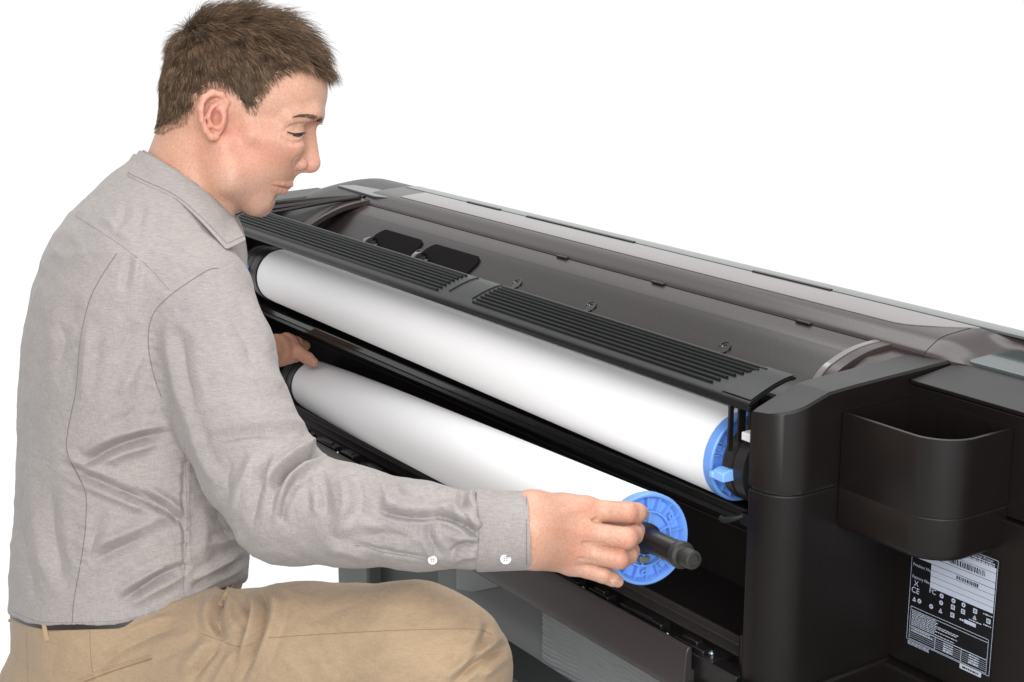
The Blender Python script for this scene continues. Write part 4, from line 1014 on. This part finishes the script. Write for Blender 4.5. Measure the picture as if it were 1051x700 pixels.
FOLDS = [
 # elbow
 ([(214, 446), (240, 437), (268, 434), (296, 433), (316, 437)], 5, 4.5), ([(222, 455), (250, 447), (290, 446), (312, 450)], 5, -3.0),
 ([(330, 452), (322, 467), (306, 476), (292, 487), (280, 506)], 4.5, -9.0), ([(326, 445), (318, 456), (302, 466), (286, 478), (274, 500)], 5, 6.0),
 ([(330, 474), (312, 482), (298, 494), (290, 512), (288, 530)], 5, 7.0), ([(308, 488), (297, 503), (291, 520), (289, 538)], 4, -6.0),
 ([(274, 470), (268, 492), (262, 516), (258, 540)], 5, -5.0), ([(262, 462), (254, 486), (244, 514), (240, 535)], 6, 5.0), ([(286, 462), (278, 480), (272, 502)], 4, 4.0),
 ([(238, 470), (232, 492), (232, 512)], 6, -3.0), ([(324, 488), (332, 508), (334, 530)], 6, -4.0), ([(318, 484), (326, 500), (324, 530)], 5, 3.0),
 ([(344, 486), (352, 502), (352, 528), (346, 552)], 7, 4.0), ([(366, 488), (372, 506), (370, 530)], 7, -3.5), ([(386, 492), (396, 508), (400, 520)], 6, 3.5),
 # forearm and cuff
 ([(384, 521), (404, 528), (430, 531), (452, 530)], 3.5, -4.5), ([(392, 514), (416, 521), (440, 522), (458, 520)], 5, 3.5),
 ([(446, 528), (462, 532), (478, 540), (494, 551)], 3.5, -7.0), ([(448, 519), (468, 522), (482, 532), (494, 543)], 5, 6.0), ([(442, 534), (440, 548), (446, 562), (452, 572)], 4.5, -4.0),
 ([(476, 500), (473, 514), (476, 528), (488, 542)], 4, -4.5), ([(484, 500), (484, 514), (490, 530)], 4, 4.0), ([(462, 568), (474, 560), (492, 558)], 3, -4.5), ([(462, 578), (476, 571), (492, 570)], 3.5, 3.0), ([(462, 553), (476, 552), (490, 555)], 3.5, 3.0),
 ([(360, 558), (392, 564), (420, 570), (440, 573)], 2.6, -1.6), ([(350, 545), (372, 538), (396, 542)], 6, 2.5), ([(372, 552), (396, 548), (424, 552)], 5, -2.0), ([(400, 500), (420, 508), (440, 506)], 5, -3.0), ([(330, 560), (356, 566), (380, 574)], 6, 3), 
 # upper arm
 ([(170, 330), (176, 372), (188, 420), (206, 460)], 6, 3.0), ([(186, 340), (190, 378), (200, 420)], 7, -2.5), ([(232, 318), (252, 350), (262, 380)], 9, -2.5), ([(250, 300), (268, 330), (280, 360)], 6, 2.5), ([(180, 320), (200, 318), (226, 300)], 8, -2.5),
 ([(214, 390), (240, 380), (268, 384), (290, 396)], 8, 2.5), ([(210, 406), (240, 400), (276, 404), (300, 414)], 7, -2.5), ([(196, 440), (208, 470), (226, 502)], 6, 3.5),
 # trunk
 ([(178, 443), (150, 449), (118, 459), (92, 472), (78, 486)], 5, -7.0), ([(172, 436), (140, 440), (108, 450), (84, 466)], 6, 4.0), ([(160, 456), (128, 465), (100, 480)], 6, 4.0),
 ([(62, 474), (82, 487), (110, 498), (140, 510), (172, 525)], 5, -6.0), ([(66, 466), (90, 478), (120, 490)], 5, 3.5), ([(70, 486), (100, 502), (140, 520), (165, 530)], 5, 3.0),
 ([(138, 500), (160, 515), (180, 530), (192, 540)], 4.5, -5.0), ([(148, 500), (170, 512), (190, 528)], 5, 3), ([(88, 566), (116, 552), (142, 541), (182, 523)], 7, 5.0), ([(92, 578), (120, 564), (150, 551)], 6, -4.0),
 ([(122, 618), (148, 602), (170, 589), (196, 579)], 4.5, -6.0), ([(118, 608), (146, 592), (170, 580)], 5, 3.5), ([(134, 622), (160, 606), (184, 594)], 5, 3.0), ([(196, 604), (214, 593), (232, 584), (256, 571)], 4, -5.5), ([(200, 595), (220, 584), (244, 570)], 5, 3.5),
 ([(32, 470), (36, 520), (44, 570), (62, 616)], 9, 4.0), ([(50, 500), (54, 550), (64, 600)], 8, -3.5), ([(20, 540), (26, 580), (36, 620)], 6, -3.0), ([(108, 520), (98, 545), (92, 575)], 6, -3.0),
 ([(150, 395), (138, 420), (118, 440)], 8, -3.5), ([(140, 330), (128, 352), (116, 372)], 8, -3.0), ([(150, 350), (138, 380), (122, 405)], 7, 3.5), ([(134, 262), (130, 282), (126, 300)], 4, -2.5), ([(142, 262), (140, 284), (138, 300)], 4, 2.0),
 ([(92, 330), (88, 372), (84, 412)], 6, 3.0), ([(62, 330), (66, 352), (60, 376)], 6, -2.5), ([(58, 300), (56, 360), (52, 420)], 9, 2.5), ([(104, 222), (120, 236), (138, 250)], 5, 2.0), ([(152, 232), (170, 250), (196, 262)], 6, -2.0), ([(130, 206), (126, 226), (118, 240)], 4, -2.0), ([(146, 204), (146, 222), (140, 236)], 4, -2.0),
 ([(206, 515), (210, 545), (206, 575)], 7, 3.0), ([(222, 520), (232, 545), (240, 566)], 6, -3.5), ([(212, 560), (228, 556), (250, 552)], 5, 2.5), ([(190, 460), (188, 520), (190, 560), (188, 606)], 2.6, -1.6)]
ANG = [([(x0, y0), (x1, y1)], 2.2, -1.3) for (x0, y0, x1, y1) in ((181, 470, 196, 476), (181, 488, 197, 492), (182, 507, 198, 509), (182, 540, 198, 544), (181, 560, 197, 560), (180, 580, 197, 582), (70, 500, 84, 508), (76, 540, 92, 545), (74, 575, 92, 580), (148, 340, 162, 344), (148, 356, 162, 362), (150, 372, 164, 378), (154, 390, 168, 396))]
off_ = strokes(SV, SN, [(p, w_*.9, a*1.3) for p, w_, a in FOLDS]+ANG)
amp = 1.0+.0*SV[:, 0]
rot_ = lambda P, a: np.stack([P[:, 0]*math.cos(a)+P[:, 1]*math.sin(a), -P[:, 0]*math.sin(a)+P[:, 1]*math.cos(a), P[:, 2]], 1)
off_ += 1.1*vn(SV*.028+3)+.5*vn(SV*np.array([.05, .075, .05])+11)+.30*vn(SV*.12+7)
calm = .35+.65*np.clip(vn(SV*.012+20)*1.6+.5, 0, 1)
off_ += calm*(1.9*(.35-np.abs(vn(rot_(SV, .55)*np.array([.018, .050, .03])+31)))+1.3*(.35-np.abs(vn(rot_(SV, -.5)*np.array([.022, .060, .03])+47)))+.6*(.35-np.abs(vn(rot_(SV, 1.2)*np.array([.04, .11, .05])+5))))
SV = SV+SN*off_[:, None]
shirt, shm = np_mesh('shirt', SV, SF, M['shirt']); set_smooth(shm); mkid(shirt)
bvh_shirt = BVHTree.FromPolygons([tuple(v) for v in SV], [tuple(f) for f in SF])
def hit(bvh, x, y, lift=0.0, w0=-400, dflt=None):
    r = bvh.ray_cast(Vector((x, y, w0)), Vector((0, 0, 1)))
    return np.array((x, y, r[0].z-lift)) if r[0] is not None else dflt
def skid(o, p): o.parent = p; o.matrix_parent_inverse = Matrix.Identity(4); return o
def seam(name, pl, bvh, parent, mat, r=.00035, lift=.15):
    P = [hit(bvh, x, y, lift) for x, y in smooth_prof(pl, 10)]; P = [p for p in P if p is not None]
    bm = B(); add_tube(bm, [tw(*p) for p in P], r, 5); return skid(from_bm(name, bm, mat), parent)
seam('seam', [(120, 260), (104, 284), (92, 308), (84, 340), (81, 364), (78, 400), (70, 440), (69, 464), (80, 488), (88, 507), (88, 535), (84, 570), (76, 615), (74, 640)], bvh_shirt, shirt, M['thread'], .00055)
seam('seam', [(224, 275), (214, 277), (196, 288), (176, 302), (160, 318), (153, 336), (153, 362), (160, 392), (166, 408)], bvh_shirt, shirt, M['thread'], .00050)
seam('seam', [(189, 452), (191, 500), (192, 540), (188, 606)], bvh_shirt, shirt, M['thread'], .00022, .05)
seam('seam', [(78, 222), (100, 236), (120, 249), (150, 272), (174, 298)], bvh_shirt, shirt, M['thread'], .00022, .05)
seam('seam', [(364, 560), (376, 561), (390, 566), (420, 571), (438, 575)], bvh_shirt, shirt, M['thread'], .00030, .1)
seam('seam', [(12, 627), (28, 634), (50, 639), (120, 637), (155, 629), (190, 616), (222, 603)], bvh_shirt, shirt, M['thread'], .00022, .05)
# cuff: a turned band, its edge stitched, button on the camera side
a_, b_ = np.array((489, 545.0, -272.5)), np.array((543.5, 544.4, -286.0)); ax_ = (b_-a_); bm = B(); rows = []
nc = 72
for (t, r1, r2) in ((0, 40.0, 33), (0, 42.2, 35), (.06, 43.0, 36), (.5, 41.5, 36), (.96, 40.6, 35.5), (1, 40.0, 35), (1, 38.6, 33.6), (.5, 38.4, 33.4), (.1, 38.2, 33)):
    ring = []
    for k in range(nc):
        al = 2*math.pi*k/nc; wob = 1+.012*math.sin(3*al+t*4)+.010*math.sin(5*al+2)
        c_ = a_+ax_*t; ring.append(bm.verts.new(tw(c_[0]-2.0*t*math.sin(al)*-1, c_[1]+r1*math.sin(al)*wob, c_[2]+r2*math.cos(al)*wob)))
    rows.append(ring)
for A_, B_ in zip(rows, rows[1:]):
    for k in range(nc): bm.faces.new((A_[k], A_[(k+1) % nc], B_[(k+1) % nc], B_[k]))
cuff = skid(from_bm('cuff', bm, M['shirt'], None, 50), shirt)
def cuff_pt(x, y, lift=0):
    t = (x-489)/54.5; c_ = a_+ax_*t; s_ = (y-c_[1])/41.3; return np.array((x, y, c_[2]-35.8*math.sqrt(max(0, 1-s_*s_))-lift))
for x in (491.5, 540.5):
    bm = B(); add_tube(bm, [tw(*cuff_pt(x, y, .25)) for y in np.linspace(508, 580, 24)], .0002, 5); skid(from_bm('seam', bm, M['thread']), cuff)
def button(c, nrm, par, r=.0052):
    bm = B(); add_lathe(bm, c, nrm, [(-.001, 0), (-.001, r*.9), (.0004, r), (.0014, r*.94), (.0015, r*.8), (.0009, r*.62), (.0008, 0)], 28)
    bt = skid(from_bm('button', bm, M['button']), par)
    d, u, v = frame(nrm); bm = B()
    for k in range(4):
        aa = math.pi/4+k*math.pi/2; add_lathe(bm, np.array(c)+(u*math.cos(aa)+v*math.sin(aa))*r*.28, nrm, [(.0006, 0), (.0006, .00055), (.0011, .00055), (.0011, 0)], 8)
    skid(from_bm('button_stitch', bm, M['thread']), bt)
p = cuff_pt(519, 573.5, .6); q_ = tw(*p); button(q_, tw(p[0], p[1]+9, p[2]-14)-q_, cuff)
p = hit(bvh_shirt, 444, 574.5, .8); q_ = tw(*p); button(q_, tw(p[0]-1, p[1]+9, p[2]-13)-q_, shirt, .0046)
# collar: leaf that stands round the neck and lies on the yoke
UP_ = [(143, 153.5, HW), (147, 155.5, 6), (160, 162, -18), (186, 177, -30), (214, 198, -26), (232, 212.5, -4), (238, 219, 10)]
LO_ = [(129, 179, HW), (133, 182, -8), (150, 190, -34), (180, 204, -60), (208, 228, -80), (233, 255, -98), (253, 245, -72)]
def collar(side):
    U = smooth_prof(UP_, 8); L_ = smooth_prof(LO_[:-1], 8)+[np.array(LO_[-2])*(1-k/8)+np.array(LO_[-1])*k/8 for k in range(1, 9)]; n = len(U); m = 9; g = []
    for i in range(n):
        row = []
        for j in range(m+1):
            t = j/m; p = U[i]*(1-t)+L_[i]*t
            if side < 0 and j >= 2 and i > 3:
                h = hit(bvh_shirt, p[0], p[1])
                if h is not None: p[2] = min(p[2], h[2]-2.2) if t > .6 else min(p[2]*(1-t*.3)+(h[2]-2.2)*t*.3, h[2]-2.0)
            p = p+np.array([-.2, -.5, -1.0])*2.2*math.sin(math.pi*min(1, t*1.0))
            if side > 0: p = np.array((p[0], p[1], 2*HW-p[2]))
            row.append(p)
        g.append(row)
    return np.array(g)
bm = B(); gn = collar(-1); gf = collar(1); G_ = np.concatenate([gf[::-1], gn[1:]]); R2_ = []
for r in G_: R2_.append([bm.verts.new(tw(*p)) for p in r])
for A_, B_ in zip(R2_, R2_[1:]):
    for k in range(len(A_)-1): bm.faces.new((A_[k], A_[k+1], B_[k+1], B_[k]))
co = skid(from_bm('collar', bm, M['shirt'], None, 60), shirt); sd = co.modifiers.new('thick', 'SOLIDIFY'); sd.thickness = .0028; sd.offset = -1
sb = co.modifiers.new('smooth', 'SUBSURF'); sb.levels = sb.render_levels = 1
bm = B(); add_tube(bm, [tw(*(p+np.array([0, 0, -.8]))) for p in gn[:, -2]], .00022, 5); skid(from_bm('seam', bm, M['thread']), co)
# inner collar band round the neck
bm = B(); rows = []
for t, gr in ((0, 0), (1, 0), (1, 2.5), (0, 2.5)):
    ring = []
    for k in range(48):
        al = 2*math.pi*k/48; cxx, cyy = 188-6*t*0, 182; p = (cxx+(42-gr)*math.cos(al)-3*(1-t), cyy+26*math.cos(al)+14*(1-t)-2, HW+(54-gr)*math.sin(al)); ring.append(bm.verts.new(tw(*p)))
    rows.append(ring)
for A_, B_ in zip(rows, rows[1:]+rows[:1]):
    for k in range(48): bm.faces.new((A_[k], A_[(k+1) % 48], B_[(k+1) % 48], B_[k]))
skid(from_bm('collar_band', bm, M['shirt'], None, 50), shirt)

# ---- trousers
Tr = Sdf()
Tr.chain([(160, 708, -48, 82), (235, 695, -92, 86), (310, 685, -132, 86), (425, 676, -193, 78), (448, 682, -204, 72)], 14)
Tr.chain([(456, 690, -206, 66), (446, 830, -196, 58), (425, 1010, -180, 46)], 22)
Tr.chain([(150, 705, 140, 90), (300, 800, 185, 76), (330, 830, 190, 70)], 14)
Tr.chain([(320, 850, 190, 62), (160, 960, 190, 52), (60, 985, 190, 42)], 20)
class TrS:
    def ev(s, P):
        y = np.minimum(P[:, 1], 700); Q = P.copy(); Q[:, 1] = y; t = trunk(Q, -3.0)
        c = np.array([118, 720, 45.]); e_ = ell_(c, (122, 105, 158))[0](P)
        t = np.maximum(np.minimum(t, e_), P[:, 1]-760); t = np.maximum(t, (np.interp(P[:, 0], *HEM)-9)-P[:, 1])
        k = 10; h = np.maximum(k-np.abs(t-e_), 0)/k; t = np.maximum(np.minimum(t, e_+200*(P[:, 1] < 655)), -1e9)
        v = Tr.ev(P); k = 18; h = np.maximum(k-np.abs(t-v), 0)/k; d = np.minimum(t, v)-h*h*k*.25
        return np.where(P[:, 0] < 262, np.maximum(d, np.interp(P[:, 0], HEM[0], HEM[1])-6-P[:, 1]), d)
PV, PF = mesh_sdf(TrS(), (-20, 585, -310), (540, 1060, 290), 3.4)
PV, PF = subdiv(PV, PF); PV = relax(PV, PF, 2); PN = vnormals(PV, PF)
PFOLD = [
 ([(268, 602), (272, 620), (268, 645), (258, 672), (246, 702)], 4, -7.0), ([(258, 606), (262, 626), (258, 650), (244, 680)], 4.5, 5.0), ([(280, 604), (284, 626), (276, 656), (262, 690)], 5, 4.5),
 ([(250, 612), (254, 632), (246, 650)], 3.5, -5.0), ([(232, 600), (225, 620), (223, 640), (231, 657)], 4, -7.0), ([(240, 604), (236, 626), (240, 648)], 4.5, 5.0), ([(216, 612), (210, 632), (214, 650)], 4, 3.5),
 ([(226, 660), (212, 678), (196, 700)], 4, -4.5), ([(214, 656), (200, 674), (184, 692)], 5, 3.5), ([(206, 654), (180, 668), (158, 676)], 5, -3.0), ([(244, 664), (228, 690), (218, 710)], 5, 4.0),
 ([(190, 640), (160, 650), (130, 664), (104, 680)], 5, -3.0), ([(180, 632), (150, 640), (120, 654)], 5, 2.5), ([(120, 668), (108, 680), (98, 694)], 5, -2.5), ([(60, 655), (54, 675), (52, 700)], 7, -2.0),
 ([(522, 660), (506, 670), (488, 682), (462, 704)], 3.5, -5.0), ([(516, 652), (500, 664), (478, 678), (456, 696)], 4.5, 4.0), ([(502, 640), (494, 664), (476, 688)], 4, -3.5), ([(524, 672), (510, 682), (492, 696)], 3.5, 3.5), ([(495, 632), (486, 655), (470, 676)], 5, 2.5),
 ([(300, 690), (350, 670), (400, 655)], 8, -1.8), ([(340, 702), (380, 684), (430, 664)], 8, 1.8), ([(320, 640), (350, 625), (390, 615)], 10, -1.2)]
po = strokes(PV, PN, [(p, w_, a*1.2) for p, w_, a in PFOLD])+(.4+.6*np.clip(vn(PV*.012+9)*1.6+.5, 0, 1))*(1.5*(.35-np.abs(vn(rot_(PV, .9)*np.array([.016, .05, .03])+3)))+.9*(.35-np.abs(vn(rot_(PV, -.3)*np.array([.02, .06, .04])+17))))+1.0*vn(PV*.03)+.6*vn(PV*np.array([.05, .09, .05])+5)+.3*vn(PV*.13)
PV = PV+PN*po[:, None]
trou, trm = np_mesh('trousers', PV, PF, M['trousers']); set_smooth(trm); mkid(trou)
bvh_tr = BVHTree.FromPolygons([tuple(v) for v in PV], [tuple(f) for f in PF])
seam('seam', [(272, 655), (330, 651), (385, 648), (440, 646), (488, 646), (506, 652)], bvh_tr, trou, M['khaki_thread'], .00035, .1)
seam('seam', [(92, 644), (93, 670), (96, 700)], bvh_tr, trou, M['khaki_thread'], .00035, .1)
seam('seam', [(27, 650), (28, 675), (29, 702)], bvh_tr, trou, M['khaki_thread'], .00035, .1)
seam('pocket_welt', [(84, 701), (110, 691), (134, 683), (156, 676)], bvh_tr, trou, M['khaki_thread'], .0008, .1)
seam('pocket_welt', [(80, 697), (110, 686), (134, 679), (154, 673)], bvh_tr, trou, M['trousers'], .0012, .1)
seam('seam', [(206, 650), (222, 656), (246, 664), (262, 660)], bvh_tr, trou, M['khaki_thread'], .0003, .1)
def loop(name, pl, wd):
    P = [hit(bvh_tr, x, y, 2.2) for x, y in smooth_prof(pl, 6)]; P = [p for p in P if p is not None]; bm = B(); rows = []
    if len(P) < 3: print("no loop", pl); return
    for i, p in enumerate(P):
        z = -1.5*math.sin(math.pi*i/(len(P)-1)); t = np.array(P[min(i+1, len(P)-1)])-np.array(P[max(i-1, 0)]); s_ = np.array([-t[1], t[0], 0]); s_ /= np.linalg.norm(s_)+1e-9
        rows.append([bm.verts.new(tw(*(p+s_*q+np.array([0, 0, z])))) for q in (-wd, 0, wd)])
    for A_, B_ in zip(rows, rows[1:]):
        for k in range(2): bm.faces.new((A_[k], A_[k+1], B_[k+1], B_[k]))
    o = skid(from_bm(name, bm, M['trousers'], None, 60), trou); s2 = o.modifiers.new('t', 'SOLIDIFY'); s2.thickness = .0018; s2.offset = 0; bevel(o, .0005)
loop('belt_loop', [(45.5, 640), (46.5, 648), (48.5, 658)], 2.6); loop('belt_loop', [(11, 630), (10.5, 636), (10, 642)], 1.8); loop('belt_loop', [(237, 600), (233, 610), (226, 621)], 3.0)
bm = B(); rows = []
for zz in (0, 1):
    ring = []
    for k in range(90):
        al = 2*math.pi*k/90; x = 118+112*math.cos(al); yy = np.interp(x, *HEM)
        ring.append((x, al))
    rows.append(ring)
bm.free(); bm = B(); rg = []
for dy, gr in ((-8, -1.2), (4.2, -1.2), (4.2, -6), (-8, -6)):
    ring = []
    for k in range(120):
        al = 2*math.pi*k/120; ca_, sa_ = math.cos(al), math.sin(al); hx, hd = 112+gr, 162+gr; e2 = 2/2.25
        x = 121+hx*math.copysign(abs(ca_)**e2, ca_); w_ = 45+hd*math.copysign(abs(sa_)**e2, sa_)
        ring.append(bm.verts.new(tw(x, float(np.interp(x, *HEM))+dy, w_)))
    rg.append(ring)
for A_, B_ in zip(rg, rg[1:]+rg[:1]):
    for k in range(120): bm.faces.new((A_[k], A_[(k+1) % 120], B_[(k+1) % 120], B_[k]))
skid(from_bm('belt', bm, M['belt'], None, 50), trou)
# finger nails of the right hand that show
def nail(pts, w_):
    bm = B(); c = to_world(np.array(pts, float)); va = []
    for i, p in enumerate(pts): va.append(bm.verts.new(tw(*p)))
    bm.faces.new(va); o = mkid(from_bm('fingernail', bm, M['nail'], None, 60)); s2 = o.modifiers.new('t', 'SOLIDIFY'); s2.thickness = .0008; s2.offset = 0; bevel(o, .0006, 2)
bvh_rh = BVHTree.FromPolygons([tuple(v) for v in RV], [tuple(f) for f in RF])
ol = [(632.5+6.2*math.cos(t)*math.cos(.42)-3.1*math.sin(t)*math.sin(.42), 598.3+6.2*math.cos(t)*math.sin(.42)+3.1*math.sin(t)*math.cos(.42)) for t in np.linspace(0, 2*math.pi, 16, endpoint=False)]
pp = [hit(bvh_rh, x, y, .25) for x, y in ol]; pp = [p for p in pp if p is not None]
if len(pp) > 8: nail(pp, 1)
WLOW, KEY, TOP, FILL = .50, 38, 55, 80
# ------------------------------------------------------------------ studio light
W = bpy.data.worlds.new('World'); scene.world = W; W.use_nodes = True
nt = W.node_tree; bg = nt.nodes['Background']
tc = N(nt, 'ShaderNodeTexCoord')
dt = N(nt, 'ShaderNodeVectorMath', operation='DOT_PRODUCT'); dt.inputs[1].default_value = tuple(FWD)
nt.links.new(tc.outputs['Generated'], dt.inputs[0])
mr = N(nt, 'ShaderNodeMapRange', interpolation_type='SMOOTHSTEP')
mr.inputs['From Min'].default_value = -.05; mr.inputs['From Max'].default_value = .62
mr.inputs['To Min'].default_value = WLOW; mr.inputs['To Max'].default_value = 1.06
nt.links.new(dt.outputs['Value'], mr.inputs['Value']); nt.links.new(mr.outputs['Result'], bg.inputs['Strength'])
bg.inputs['Color'].default_value = (1, 1, 1, 1)
def area(name, loc, target, size, power, col=(1, 1, 1)):
    l = bpy.data.lights.new(name, 'AREA'); l.shape = 'RECTANGLE'; l.size, l.size_y = size; l.energy = power; l.color = col
    o = bpy.data.objects.new(name, l); COL.objects.link(o); o.location = loc
    d = Vector(target)-Vector(loc); o.rotation_euler = d.to_track_quat('-Z', 'Y').to_euler()
    return o
T = Vector((-.3, -.2, .75))
def rel(r, f, u): return tuple(np.array(T)+RIGHT*r+FLAT*f+UPZ*u)
area('key_softbox', rel(-.35, -2.2, 1.5), T, (3.0, 2.2), KEY, (1, .985, .97))
area('top_softbox', rel(.4, .5, 2.4), T, (2.8, 1.8), TOP)
area('fill_softbox', rel(.35, -2.8, .9), T, (2.2, 1.6), FILL)
scene.view_settings.view_transform = 'Standard'; scene.view_settings.look = 'None'
scene.view_settings.exposure = 0; scene.view_settings.gamma = 1
scene.cycles.max_bounces = 8; scene.cycles.use_denoising = True
